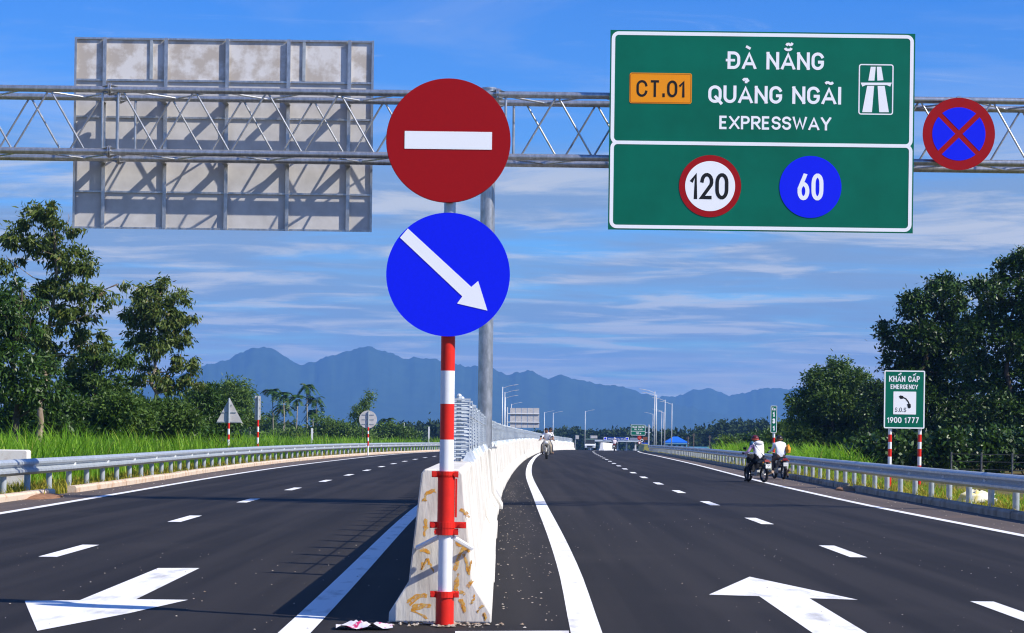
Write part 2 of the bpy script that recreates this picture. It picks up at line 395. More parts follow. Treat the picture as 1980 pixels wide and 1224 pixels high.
MARK = {  # accents in cap heights, x measured from the middle of the letter
 '`': [[(-.17, 1.30), (.06, 1.16)]], "'": [[(-.05, 1.16), (.18, 1.32)]],
 '~': [[(-.19, 1.17), (-.12, 1.24), (-.04, 1.24), (.05, 1.18), (.13, 1.18), (.20, 1.26)]],
 '?': [[(-.14, 1.29), (-.07, 1.37), (.06, 1.37), (.11, 1.29), (.02, 1.22), (.02, 1.14)]],
 'u~': [arc(.0, 1.25, .17, .13, 190, 350, 7), [(-.10, 1.37), (-.05, 1.45), (.02, 1.46), (.09, 1.41), (.16, 1.43), (.22, 1.52)]],
 '^?': [[(-.2, 1.13), (0, 1.27), (.2, 1.13)], [(.10, 1.36), (.16, 1.46), (.28, 1.46), (.30, 1.38), (.23, 1.32)]],
 "^'": [[(-.2, 1.13), (0, 1.27), (.2, 1.13)], [(.14, 1.32), (.32, 1.46)]],
 '.': [[(0, -.2), (0, -.19)]], 'dbar': [[(-.42, .5), (.06, .5)]],
}
VN = {'Đ': ('D', 'dbar'), 'À': ('A', '`'), 'Ẵ': ('A', 'u~'), 'Ả': ('A', '?'), 'Ã': ('A', '~'), 'Ẩ': ('A', '^?'), 'Ấ': ('A', "^'"), 'Ạ': ('A', '.'), 'Í': ('I', "'")}
def ribbon(mb, pts, w, y, m=0, clip=None):
    p = [Vector((a, b)) for a, b in pts]
    q = [p[0]]
    for a in p[1:]:
        if (a - q[-1]).length > 1e-5: q.append(a)
    p = q; n = len(p); closed = n > 4 and (p[0] - p[-1]).length < 1e-4
    L, R = [], []
    for i in range(n):
        a = p[i-1] if i > 0 else (p[-2] if closed else None); c = p[i+1] if i < n-1 else (p[1] if closed else None)
        d1 = (p[i]-a).normalized() if a is not None else None; d2 = (c-p[i]).normalized() if c is not None else None
        if d1 is None: nrm = Vector((-d2.y, d2.x)); k = 1
        elif d2 is None: nrm = Vector((-d1.y, d1.x)); k = 1
        else:
            n1, n2 = Vector((-d1.y, d1.x)), Vector((-d2.y, d2.x)); nrm = n1 + n2
            if nrm.length < .25: nrm = n1; k = 1
            else: nrm.normalize(); k = min(1 / max(nrm.dot(n1), .3), 2.0)
        L.append(p[i] + nrm*w/2*k); R.append(p[i] - nrm*w/2*k)
    if clip:                                 # letters keep to their cap height
        for a in L + R: a.y = min(max(a.y, clip[0]), clip[1])
    vs = [(a.x, y - .00004*i, a.y) for i, a in enumerate(L)] + [(a.x, y - .00004*i, a.y) for i, a in enumerate(R)]
    mb.add(vs, [(i, n+i, n+i+1, i+1) for i in range(n-1)], m)
def text_width(s, H, wx, w, sp_): 
    t = 0
    for ch in s:
        if ch == ' ': t += .30*H*wx + sp_; continue
        t += max(GLY[VN.get(ch, (ch,))[0]][0] * H * wx, w) + sp_
    return t - sp_
def text(mb, s, cx, z0, H, y, w=.15, wx=1.0, track=.09, m=0, total=None, word=None):
    """letters of cap height H centred on cx, standing on z0; w is the stroke as a share of H"""
    w *= H; sp_ = track * H
    if total:
        t = text_width(s, H, 1.0, w, 0); nsp = len(s) - 1
        wx = (total - nsp*sp_) / t
    x = cx - text_width(s, H, wx, w, sp_) / 2; k = 0
    wi = 0
    for ch in s:
        if ch == ' ': x += .30*H*wx + sp_; wi += 1; continue
        base, mk = VN.get(ch, (ch, None)); gw, strokes = GLY[base]; W = max(gw*H*wx, w)
        if word is not None and wi != word: x += W + sp_; continue
        for st in strokes:
            ribbon(mb, square_ends([(x + w/2 + a*(W-w), z0 + w/2 + b*(H-w)) for a, b in st], w), w, y - .0005*(k % 7), m, None if base == 'Q' else (z0, z0 + H)); k += 1
        if mk:
            for st in MARK[mk]:
                ribbon(mb, [(x + W/2 + a*H*min(wx, 1.1), z0 + b*H) for a, b in st], w*.85, y - .0005*(k % 7) - .0002, m); k += 1
        x += W + sp_
def square_ends(p, w):                              # push open, upright stroke ends out to the edge of the letter
    p = [Vector(a) for a in p]
    for i, j in ((0, 1), (-1, -2)):
        d = p[i] - p[j]
        if d.length > 1e-6 and abs(d.y) > .4*abs(d.x) and (p[0]-p[-1]).length > 1e-4: p[i] = p[i] + d.normalized() * w * .5
    return [tuple(a) for a in p]
def rrect(x0, x1, z0, z1, r, n=6):
    out = []
    for cx, cz, a in ((x1-r, z1-r, 0), (x0+r, z1-r, 90), (x0+r, z0+r, 180), (x1-r, z0+r, 270)):
        out += arc(cx, cz, r, r, a, a+90, n)
    return out
def frame_ring(mb, x0, x1, z0, z1, r, t, y, m=0):
    A, B = rrect(x0, x1, z0, z1, r), rrect(x0+t, x1-t, z0+t, z1-t, max(r-t, .004)); n = len(A)
    mb.add([(a, y, b) for a, b in A] + [(a, y, b) for a, b in B], [(i, (i+1) % n, n+(i+1) % n, n+i) for i in range(n)], m)

# ================================================================== SETTING
# ground: one sheet to beyond the mountains
ys = [-350, -60, -5, 8, 20, 35, 50, 65, 80, 100, 120, 140, 160, 180, 200, 230, 260, 300, 350, 400, 460, 520, 590, 650, 900, 1500, 3000, 8700]
xs = [-7600, -1500, -400, -120, -50, -26, -16, -12, -8, -4, 0, 4, 8, 12, 16, 22, 30, 45, 70, 140, 400, 1500, 7600]
mb = MB()
vs = [(x, y, zg(y) - .06) for y in ys for x in xs]; nx = len(xs)
mb.add(vs, [(j*nx+i, j*nx+i+1, (j+1)*nx+i+1, (j+1)*nx+i) for j in range(len(ys)-1) for i in range(nx-1)])
GROUND = mat('grassy_soil', (.075, .10, .025), .95, spec=.1, col2=(.20, .12, .06), nscale=.5, lo=.36, hi=.6, bump=.3, bscale=4)
ground = tag(mb.build('ground', GROUND), kind='structure')

def yrange(a, b, fine=2.0):
    out = [a]
    while out[-1] < b - 1e-6: out.append(min(b, out[-1] + max(fine, out[-1] * .025)))
    return out
def strip(name, fl, fr, y0, y1, m, dz, parent=None):
    q = MB(); Y = yrange(y0, y1); vs = []
    for y in Y: vs += [(fl(y), y, zg(y) + dz), (fr(y), y, zg(y) + dz)]
    q.add(vs, [(2*i, 2*i+1, 2*i+3, 2*i+2) for i in range(len(Y)-1)])
    return q.build(name, m, parent)
road = tag(strip('road', lambda y: edge_l(y) - .05, lambda y: edge_r(y) + .05, 2, 660, ASPHALT, 0), kind='structure')
tag(strip('road_shoulder', lambda y: guard_l(y) + .4, lambda y: edge_l(y) - .05, 2, 330, SHOULDER, 0), kind='structure')
tag(strip('road_shoulder', lambda y: edge_r(y) + .05, lambda y: guard_r(y) - .4, 2, 330, SHOULDER, 0), kind='structure')
apron = tag(strip('toll_apron', lambda y: edge_l(y) - 4 - (y-330)*.02, lambda y: edge_l(y) - .05, 330, 700, SHOULDER, 0), kind='structure')

# painted markings (pieces of the road)
strip('edge_line', lambda y: line_l(y) - .11, lambda y: line_l(y) + .11, 3, 320, LINE, .004, road)
strip('edge_line', lambda y: line_r(y) - .11, lambda y: line_r(y) + .11, 3, 320, LINE, .004, road)
strip('edge_line', lambda y: edge_l(y) - .10, lambda y: edge_l(y) + .08, 3, 640, LINE, .004, road)
strip('edge_line', lambda y: edge_r(y) - .09, lambda y: edge_r(y) + .09, 3, 640, LINE, .004, road)
for k in range(-1, 40):
    a = 14.35 + 8.55*k
    if a > 2: strip('lane_dash', lambda y: dash_r(y) - .10, lambda y: dash_r(y) + .10, a, a + 2.45, LINE, .004, road)
    a = 21.1 + 8.5*(k-1)
    if a > 2 and abs(a - 4) > 0: strip('lane_dash', lambda y: dash_l(y) - .10, lambda y: dash_l(y) + .10, a, a + 2.3, LINE, .004, road)
def marking(name, px):
    q = MB(); pts = [G(*p) for p in px]
    q.add([(p.x, p.y, .004) for p in pts], [tuple(range(len(pts)))])
    o = q.build(name, LINE, road)
    me = o.data
    if me.polygons[0].normal.z < 0: me.flip_normals()
    return o
marking('lane_arrow', [(306, 1099), (386, 1099), (263, 1159.5), (363.6, 1160.7), (252, 1186), (72, 1220.7), (47.6, 1162.7), (154, 1161.5)])
marking('lane_arrow', [(1449.5, 1115.8), (1658.6, 1160.5), (1565, 1157.5), (1850, 1330), (1735, 1338), (1468, 1153.5), (1370.7, 1150.5)])
marking('stop_mark', [(880, 1221.5), (1100, 1220.5), (1100, 1226), (880, 1227)])

# mountains
def ridge(name, prof, D, depth, seed, label_):
    rs = np.random.default_rng(seed); px = np.array([p[0] for p in prof], float); py = np.array([p[1] for p in prof], float)
    X = np.arange(prof[0][0], prof[-1][0] + 1, 5.0); q = MB(); rows = 21
    Yp = np.interp(X, px, py)
    rough = np.zeros(len(X))
    for step, am in ((9, 1.6), (4, 1.5), (2, 1.4), (1, 1.1)):
        kk = len(X)//step + 3; rough += am * np.interp(np.arange(len(X))/step, np.arange(kk), np.clip(rs.standard_normal(kk), -1.5, 1.5))
    vs = []
    gull = rs.standard_normal((rows, len(X))) 
    gull = (gull + np.roll(gull, 1, 1) + np.roll(gull, -1, 1)) / 1.7
    for r in range(rows):
        t = r / (rows-1)                     # 0 front foot, .5 ridge, 1 back foot
        e = 1 - abs(2*t - 1); prof_h = e ** 1.25
        for i, x in enumerate(X):
            p = P(x, Yp[i] + rough[i]*.85, D); h = max(p.z + 6, 4)
            wv = noise.fractal(Vector((x/52.0, t*11.0 + x/90.0, seed*3.1)), .9, 2.1, 5)
            z = -5.4 + h*prof_h * (1 + (.13*wv if 0 < r < rows-1 and r != rows//2 else 0)) - (h*.05*max(wv, 0) if r < rows//2 else 0)
            vs.append((p.x * (1 + (t-.5)*depth/D), D + (t-.5)*depth, z))
    n = len(X)
    q.add(vs, [(r*n+i, r*n+i+1, (r+1)*n+i+1, (r+1)*n+i) for r in range(rows-1) for i in range(n-1)])
    return tag(q.build(name, FOREST, smooth='all'), label_, kind='structure')
FOREST = mat('forested_slope', (.030, .052, .022), .95, spec=.05, col2=(.018, .034, .016), nscale=.02, lo=.35, hi=.6)
ridge('mountain', [(-700, 800), (-300, 790), (0, 786), (200, 765), (300, 742), (380, 711), (400, 704), (440, 692), (470, 680), (495, 672), (522, 672), (545, 687), (585, 707), (605, 701), (640, 690), (680, 675), (712, 670), (752, 679), (780, 692), (800, 691), (850, 697), (900, 708), (950, 712), (985, 725), (1000, 722), (1030, 720), (1060, 733), (1085, 725), (1110, 733), (1150, 742), (1190, 745), (1230, 758), (1262, 768), (1300, 780), (1400, 800), (1600, 830)], 6500, 2000, 3, 'long blue mountain range with two rounded peaks')
ridge('mountain', [(900, 830), (1150, 800), (1225, 776), (1260, 768), (1300, 766), (1340, 753), (1363, 750), (1392, 758), (1410, 768), (1445, 759), (1482, 747), (1510, 751), (1545, 752), (1620, 758), (1750, 772), (2000, 765), (2300, 790), (2700, 800)], 7400, 1500, 5, 'paler mountain ridge farther off on the right')

# haze in the air: near things clear, mountains blue
q = MB(); q.box(-8000, 8000, -500, 9000, -7.5, 340)
haze = tag(q.build('haze', []), kind='stuff')
hm = bpy.data.materials.new('haze_air'); hm.use_nodes = True; nt = hm.node_tree
nt.nodes.remove(nt.nodes['Principled BSDF']); pv = nt.nodes.new('ShaderNodeVolumePrincipled')
pv.inputs['Color'].default_value = (.20, .48, 1.0, 1); pv.inputs['Density'].default_value = 1.45e-4; pv.inputs['Anisotropy'].default_value = 0.0
nt.links.new(pv.outputs[0], nt.nodes['Material Output'].inputs['Volume']); haze.data.materials.append(hm)

# ------------------------------------------------------------------ kerbs
def kerb_run(name, guard, side, y0, y1, m, skip=()):
    root = bpy.data.objects.new(name, None); COL.objects.link(root); tag(root, kind='structure')
    y = y0; k = 0
    while y < y1:
        ln = 2.0 if y < 120 else 4.0
        if k not in skip:
            q = MB(); rs = []
            j = (random.random()-.5)*.02; jz = (random.random()-.5)*.015
            for t in (y + .008, y + ln/2, y + ln - .008):
                x = guard(t) + side*(.50 + j); z = zg(t) + jz
                w = side
                prof = [(x, -.05), (x, .10), (x - w*.03, .14), (x - w*.20, .14), (x - w*.20, -.05)]
                rs.append([(a, t, z + b) for a, b in prof])
            q.loft(rs); q.build('kerb_stone', m, root)
        y += ln; k += 1
    return root
kerb_run('kerb', guard_l, 1, 5, 235, KERBL, skip=(18,))
kerb_run('kerb', guard_r, -1, 5, 230, KERBR, skip=(24,))

# ------------------------------------------------------------------ guardrails
WPROF = [(0, .43), (.045, .45), (.085, .49), (.085, .535), (.03, .565), (.005, .595), (.03, .625), (.085, .655), (.085, .70), (.045, .74), (0, .76)]
def guardrail(guard, side, y0, y1, label):
    root = thing('guardrail', label, 'guardrail', (guard(y0), y0, 0), group='guardrails along the roadside')
    ox, oy = guard(y0), y0
    post0 = None; y = y0; k = 0
    while y < y1:
        x = guard(y) - side*.10; z = zg(y)
        if post0 is None:
            q = MB(); q.tube((0, 0, -.3), (0, 0, .70), .065, n=12); q.tube((0, 0, .70), (0, 0, .715), .067, n=12)
            q.tube((0, 0, .595), (side*.10, 0, .595), .045, n=8)
            post0 = q.build('post', GALVPALE, root, smooth=True); post0.location = (x-ox, y-oy, z); pm = post0
        else: share(post0, root, (x-ox, y-oy, z))
        if k % 2 == 0:
            if k == 0:
                q = MB(); q.box(-.025, .025, -.008, .008, -.03, .03); q.box(-.004, .004, -.008, .008, -.05, -.03)
                refl0 = q.build('reflector', SIGNWHITE, root); refl0.location = (guard(y)+side*.04-ox, y-oy, z+.60)
            else: share(refl0, root, (guard(y)+side*.04-ox, y-oy, z+.60))
            for bz in (.535, .655):
                pass
        y += 2.0; k += 1
    y = y0
    while y < y1:
        ye = min(y + 4.0, y1) + .12; q = MB(); rings = []
        lap = .004 * (k % 2)
        for t in np.linspace(y, ye, 4 if y < 120 else 3):
            x = guard(t) - ox; z = zg(t)
            o_ = [(x + side*(a+lap), t-oy, z+b) for a, b in WPROF]; i_ = [(x + side*(a-.005+lap), t-oy, z+b) for a, b in reversed(WPROF)]
            rings.append(o_ + i_)
        q.loft(rings)
        for t in (y + .06, y + 2.0):          # splice bolts sit in the valley
            for dz in (-.035, .035):
                x = guard(t) - ox
                q.tube((x + side*.0, t-oy, zg(t)+.595+dz), (x + side*.03, t-oy, zg(t)+.595+dz), .014, n=6, m=1)
        q.build('beam', [GALVPALE, GALVDARK], root, smooth=True)
        y += 4.0; k += 1
    return root
guardrail(guard_l, 1, 25.0, 233, 'galvanised guardrail along the tall green grass, beside the pale kerb')
guardrail(guard_r, -1, 23.0, 231, 'galvanised guardrail in front of the emergency phone sign and dark trees')

# ------------------------------------------------------------------ median barrier
BPROF = [(.375, 0), (.372, .07), (.232, .30), (.150, 1.09), (.125, 1.12)]
bar = thing('median_barrier', 'long pale concrete barrier dividing the two carriageways, its end striped with yellow paint', 'barrier', (median(14.3), 14.3, 0))
bx0, by0 = median(14.3), 14.3
def bar_section(t, grow=0.0):
    x = median(t) - bx0; z = zg(t)
    L = [(x - a - grow, t - by0, z + b) for a, b in BPROF]; R = [(x + a + grow, t - by0, z + b) for a, b in reversed(BPROF)]
    return L + R
y = 14.3; k = 0
while y < 300:
    ln = 3.8 if k else 22.0 - .4
    if k == 0: ends = [(14.3, 18.2), (18.2, 22.1), (22.1, 26.0), (26.0, 29.9), (29.9, 33.8), (33.8, 36.2)]
    else: ends = [(y, y + 3.9)]
    for a, b in ends:
        q = MB(); g = .03 if 37.9 < a < 39 else 0
        jx, jz = random.gauss(0, .005), random.gauss(0, .004)
        q.loft([[(p[0] + jx, p[1], p[2] + (jz if p[2] > .2 else 0)) for p in bar_section(t)] for t in np.linspace(a + (.004 if a < 33 else .014), b - (.004 if b < 36 else .014), 4)])
        q.build('barrier_segment', CONC, bar, bevel=.012 if a < 40 else 0)
    y = ends[-1][1]; k += 1
    if abs(y - 36.2) < .01:                  # thicker block that carries the gantry post
        q = MB(); q.loft([[(p[0], p[1], p[2]) for p in bar_section(t, .07)] for t in (36.215, 37.0, 37.885)])
        q.build('post_block', CONC, bar, bevel=.015); y = 37.9
# yellow spray marks on the barrier's end face
def end_face(px, py):
    p = P(px, py, 14.29); return (p.x - bx0, p.z)
yel = MB()
strokes = [((790, 1166), (822, 1150), 9), ((798, 1176), (832, 1172), 8), ((795, 1180), (826, 1196), 3), ((815, 1101), (826, 1081), 5), ((826, 1081), (838, 1106), 4), ((814, 1062), (830, 1070), 6),
           ((822, 1005), (820, 1035), 5), ((818, 966), (824, 968), 6), ((822, 958), (840, 948), 6), ((891, 985), (906, 1000), 5), ((883, 1050), (908, 1066), 6), ((880, 1102), (896, 1058), 6), ((896, 1072), (906, 1110), 4), ((906, 1110), (912, 1084), 4),
           ((882, 1140), (886, 1110), 5), ((884, 1147), (899, 1147), 5), ((905, 1135), (914, 1124), 5), ((890, 1160), (899, 1185), 5), ((918, 1150), (912, 1168), 3), ((922, 1184), (937, 1170), 3), ((936, 1186), (938, 1200), 4)]
for i, (a, b, w) in enumerate(strokes):
    A, B = Vector(end_face(*a)), Vector(end_face(*b)); d = (B-A); nrm = Vector((-d.y, d.x)).normalized() * (w*1.35/2/266); m_ = (A+B)/2 + nrm*.5
    dn = d.normalized() * (w/3/266)
    pts = [A - dn, A + nrm, m_ + nrm, B + nrm*.7, B + dn, B - nrm*.7, m_ - nrm, A - nrm]
    pts = [c_.lerp(d_, t_) + Vector((random.gauss(0, .004), random.gauss(0, .004))) for c_, d_ in zip(pts, pts[1:] + pts[:1]) for t_ in (0, .33, .66)]
    yel.flat([(p.x, p.y) for p in pts], .0030 - .00008*i)
tag(yel.build('spray_mark', SPRAY, bar), kind='stuff')

# rubble at the foot of the barrier
def pebbles(name, spots, m, sq=.7):
    base = np.array([(1,0,0),(-1,0,0),(0,1,0),(0,-1,0),(0,0,1),(0,0,-.6)], float)
    tri = [(0,2,4),(2,1,4),(1,3,4),(3,0,4),(2,0,5),(1,2,5),(3,1,5),(0,3,5)]
    q = MB()
    for x, yy, r in spots:
        sc = np.array([r*random.uniform(.7, 1.3), r*random.uniform(.7, 1.3), r*random.uniform(.5, .9)*sq])
        a = random.uniform(0, 6.28); R = np.array([[math.cos(a), -math.sin(a), 0], [math.sin(a), math.cos(a), 0], [0, 0, 1]])
        q.add([tuple(R @ (b*sc*(1+random.uniform(-.2, .2))) + np.array([x, yy, zg(yy) + r*.35*sq + .004])) for b in base], tri)
    return tag(q.build(name, m), kind='stuff')
GRIT = mat('stone_grit', (.55, .50, .43), .9, col2=(.26, .19, .13), nscale=9)
sp_ = []
for _ in range(95): sp_.append((random.gauss(-.46, .22), 14.16 + random.uniform(-.22, .10), random.uniform(.006, .024)))
for _ in range(420):
    yy = random.uniform(14.5, 60) ** 1.0; sp_.append((random.uniform(median(yy) + .40, line_r(yy) - .15), yy, random.uniform(.004, .013)))
for _ in range(160):
    yy = random.uniform(13.5, 34); sp_.append((random.uniform(.8, 5.5), yy, random.uniform(.003, .010)))
for _ in range(120):
    yy = random.uniform(13.5, 24); sp_.append((random.uniform(-5.5, -1.0), yy, random.uniform(.003, .011)))
for _ in range(160):
    yy = random.uniform(30, 110); sp_.append((guard_r(yy) - random.uniform(.75, 1.7), yy, random.uniform(.006, .022)))
for _ in range(120):
    yy = random.uniform(30, 110); sp_.append((guard_l(yy) + random.uniform(.65, 1.3), yy, random.uniform(.006, .022)))
pebbles('gravel', sp_, GRIT)

# ------------------------------------------------------------------ anti-glare fence on the barrier
fence = thing('anti_glare_fence', 'low galvanised anti-glare fence of slotted plates standing on the concrete median barrier', 'fence', (median(18.4), 18.4, 1.12))
fx0 = median(18.4)
q = MB()
q.box(-.13, -.115, -.012, .012, 0, .57); q.tube((.02, .03, 0), (.02, .03, .61), .024, n=10); q.ball((.02, .03, .61), .027, 8, 4, zmin=0); q.box(.118, .128, -.012, .012, 0, .57)
for i in range(15): 
    z = .035 + i*.036; q.add([(-.115, -.010, z), (.118, -.010, z), (.118, .010, z+.017), (-.115, .010, z+.017), (-.115, -.010, z-.003), (.118, -.010, z-.003), (.118, .010, z+.014), (-.115, .010, z+.014)], [(0,1,2,3),(7,6,5,4),(0,4,5,1),(2,6,7,3),(1,5,6,2),(3,7,4,0)])
q.box(-.13, .128, -.012, .012, .572, .59)
q.add([(.06, -.05, 0), (.17, -.05, 0), (.17, .09, 0), (.06, .09, 0), (.10, -.02, .09), (.13, -.02, .09), (.13, .03, .09), (.10, .03, .09)], [(4,5,6,7),(0,1,5,4),(1,2,6,5),(2,3,7,6),(3,0,4,7)])
panel0 = q.build('fence_panel', mat('fence_zinc', (.64, .69, .71), .4, .25, .5, col2=(.48, .53, .55), nscale=20), fence)
y = 18.4; first = True
while y < 299:
    loc = (median(y) - fx0, y - 18.4, zg(y))
    if not (36.4 < y < 37.7):
        if first: panel0.location = loc; first = False
        else: share(panel0, fence, (loc[0], loc[1], loc[2] + random.uniform(-.015, .01)), random.gauss(.22, .10))
    y += 1.45 if y < 60 else 1.55
for hz in (.14, .43):
    q = MB(); Y = yrange(18.4, 36.6); q.path([(median(t) - fx0 + .115, t - 18.4 + .03, zg(t) + hz) for t in Y], .008, 6); q.build('rail', GALV, fence)
    q = MB(); Y = yrange(37.5, 298); q.path([(median(t) - fx0 + .115, t - 18.4 + .03, zg(t) + hz) for t in Y], .008, 6); q.build('rail', GALV, fence)

# ================================================================== SIGNS AND GANTRY
def stripes(mb, x, y, r, bands, n=16):       # bands: (z0, z1, material index)
    for z0, z1, mi in bands: mb.tube((x, y, z0), (x, y, z1), r, n=n, m=mi)

# no-entry and keep-right discs on a striped post at the barrier end
Y0 = 14.08
b0 = P(859.5, 1205, Y0); post_x = b0.x
sign = thing('traffic_sign_post', 'striped post at the barrier end carrying a red no-entry disc over a blue arrow disc', 'sign post', (post_x, Y0, 0))
def zp(py): return P(860, py, Y0).z
def band(name, py0, py1, r, m, n=20):
    q = MB(); q.tube((0, 0, max(zp(py0), 0)), (0, 0, zp(py1)), r, n=n); return q.build(name, m, sign, smooth=True)
R_ = .0505
band('post', 1207, 1143, .066, REDPAINT); band('post', 1143, 1031, R_, WHITE); band('post', 1031, 919, .062, REDPAINT)
band('post', 919, 850, R_, WHITE); band('post', 850, 781, R_, REDPAINT); band('post', 781, 717, R_, WHITE); band('post', 717, 650, R_, REDPAINT)
band('post', 650, 180, .042, GALV)
def clamp(py, r, bolts):
    q = MB(); z = zp(py); q.tube((0, 0, z-.022), (0, 0, z+.022), r+.008, n=20)
    for dx, l in bolts:
        s_ = 1 if dx > 0 else -1
        q.box(min(s_*r*.8, dx), max(s_*r*.8, dx), -.02, .03, z-.022, z+.022)
        q.tube((dx*.8, -.045, z), (dx*.8, .06, z), .019, n=8)
    q.build('clamp', REDPAINT, sign)
clamp(1015, .062, [(.145, 1), (-.115, 1)]); clamp(917, .054, [(.085, 1), (-.105, 1)]); clamp(1149, .066, [(.10, 1), (-.105, 1)]); clamp(1028, .062, [(.09, 1), (-.08, 1)])
q = MB(); q.box(.064, .078, -.02, .03, zp(1000), zp(925)); q.build('flange', REDPAINT, sign)
for s_ in (-1, 1):                            # white strap that ties the post round the barrier
    q = MB(); a = (s_*.045, .03, zp(1038)); b = (s_*.20, .235, zp(1038) - .10)
    b = (P(804 if s_ < 0 else 911, 1062 if s_ < 0 else 1066, Y0).x - post_x, .205, zp(1063))
    q.path([a, b], .018, 6); q.build('strap', WHITE, sign)
c1 = P(867.5, 274.5, Y0); c2 = P(867, 532.5, Y0); RD = 119 / S(Y0)
fy = -.075
lx, lz = c1.x - post_x, c1.z
disc1 = MB(); disc1.disc(lx, lz, RD, fy, fy + .006, 96); disc1.ring(lx, lz, RD - .004, RD + .003, fy + .010, 96)
d1 = disc1.build('no_entry_disc', SIGNRED, sign)
q = MB(); s_ = S(Y0); q.flat([(a, b) for a, b in ((lx - 84/s_, lz - 17/s_), (lx + 84/s_, lz - 17/s_), (lx + 84/s_, lz + 17/s_), (lx - 84/s_, lz + 17/s_))], fy - .003); q.build('white_bar', SIGNWHITE, d1)
q = MB(); q.tube((lx*0, 0, lz + .2), (0, 0, lz - .2), .03, n=8); q.box(-.2, .2, fy + .01, -.03, lz + .15, lz + .20); q.box(-.2, .2, fy + .01, -.03, lz - .2, lz - .15); q.build('bracket', GALV, sign)
kx, kz = c2.x - post_x, c2.z
q = MB(); q.disc(kx, kz, RD, fy, fy + .006, 96); d2 = q.build('keep_right_disc', SIGNBLUE, sign)
def ar(zx, zy):
    p = P(720 + .4577*zx, 120 + .4577*zy, Y0 + fy); return (p.x - post_x, p.z)
q = MB()
q.flat([ar(117, 742), ar(380, 990), ar(418, 950), ar(150, 703)], fy - .003); q.flat([ar(358, 1020), ar(486, 1050), ar(447, 925), ar(418, 950), ar(380, 990)], fy - .003)
q.build('white_arrow', SIGNWHITE, d2)
q = MB(); q.box(-.2, .2, fy + .01, -.03, kz + .15, kz + .20); q.box(-.2, .2, fy + .01, -.03, kz - .2, kz - .15); q.build('bracket', GALV, sign)

# gantry
GY = 37.0
gx = P(937, 850, GY).x
gantry = thing('sign_gantry', 'galvanised lattice truss gantry spanning both carriageways on a tall round post', 'gantry', (gx, GY, 0))
ztop, zbot = P(940, 190, GY).z, P(940, 309, GY).z
ZT, ZB = ztop - .0, zbot
YF, YB = -.42, .48
q = MB(); q.tube((0, 0, 1.1), (0, 0, ZT + .16), .137, n=28); q.build('post', GALV, gantry, smooth=True)
q = MB(); q.tube((0, 0, ZT + .16), (0, 0, ZT + .19), .15, n=28); q.build('post_cap', GALV, gantry, smooth=True)
q = MB(); q.tube((0, 0, 1.12), (0, 0, 1.155), .23, n=28); 
for i in range(8): q.box(*(lambda a: (a[0]-.012, a[0]+.012, a[1]-.012, a[1]+.012))((.18*math.cos(i*PI/4), .18*math.sin(i*PI/4))), 1.155, 1.20)
q.build('base_plate', GALV, gantry)
XL, XR = -14.2, 14.6
for sx in (XL + .3, XR - .3):
    q = MB(); q.tube((sx, 0, -.1), (sx, 0, ZT + .16), .137, n=24); q.build('post', GALV, gantry, smooth=True)
splits = [XL, P(222, 190, GY).x - gx, P(963, 190, GY).x - gx, XR]
for yy in (YF, YB):
    for zz in (ZT, ZB):
        for a, b in zip(splits[:-1], splits[1:]):
            q = MB(); q.tube((a + .012, yy, zz), (b - .012, yy, zz), .062, n=14); q.build('chord', GALV, gantry, smooth=True)
for xj in splits[1:-1]:
    for yy in (YF, YB):
        for zz in (ZT, ZB):
            q = MB()
            for dx in (-.028, .006): q.tube((xj + dx, yy, zz), (xj + dx + .022, yy, zz), .115, n=14)
            for i in range(6):
                a = i*PI/3; cy, cz = yy + .09*math.cos(a), zz + .09*math.sin(a); q.tube((xj - .06, cy, cz), (xj + .06, cy, cz), .013, n=6)
            for a in range(4):
                t = a*PI/2 + PI/4; d = Vector((0, math.cos(t), math.sin(t)))
                for sg in (-1, 1):
                    p0 = Vector((xj + sg*.03, yy, zz)); q.add([p0 + d*.06, p0 + d*.11, p0 + d*.062 + Vector((sg*.13, 0, 0))], [(0, 1, 2)])
            q.build('flange', GALV, gantry, smooth=True)
# web members
per = 1.35
def brace(a, b, r=.019):
    q = MB(); q.tube(a, b, r, n=8, caps=False); q.build('brace', GALV, gantry, smooth=True)
xj = splits[1]
for face, (yy, ph) in enumerate(((YF, .22), (YB, .22 + .77))):
    for k in range(-12, 22):
        xt = xj + ph + k*per
        for d in (-1, 1):
            xa, xb = xt + d*.035, xt + d*(per/2 - .03)
            if xa < XL + .2 or xb > XR - .2 or xb < XL + .2 or xa > XR - .2: continue
            if any(abs((xa+xb)/2 - s_) < .30 for s_ in splits[1:3]): continue
            brace((xa, yy, ZT - .055), (xb, yy, ZB + .055))
for zz in (ZT, ZB):
    for k in range(-10, 18):
        xt = xj + .22 + k*per*1.3
        for d in (-1, 1):
            xb = xt + d*per*.62
            if min(xt, xb) < XL or max(xt, xb) > XR: continue
            brace((xt + d*.03, YF + .05, zz), (xb, YB - .05, zz), .018)
for xs_ in splits[1:3]:
    for dx, yy in ((-.14, YF), (.15, YF), (-.05, YB), (.30, YB)):
        brace((xs_ + dx, yy, ZT - .055), (xs_ + dx, yy, ZB + .055), .025)
for s_ in (-1, 1):
    q = MB(); q.box(-.2, .2, YF - .02, YB + .02, (ZB if s_ < 0 else ZT) - .10, (ZB if s_ < 0 else ZT) - .066); q.build('saddle', GALV, gantry)

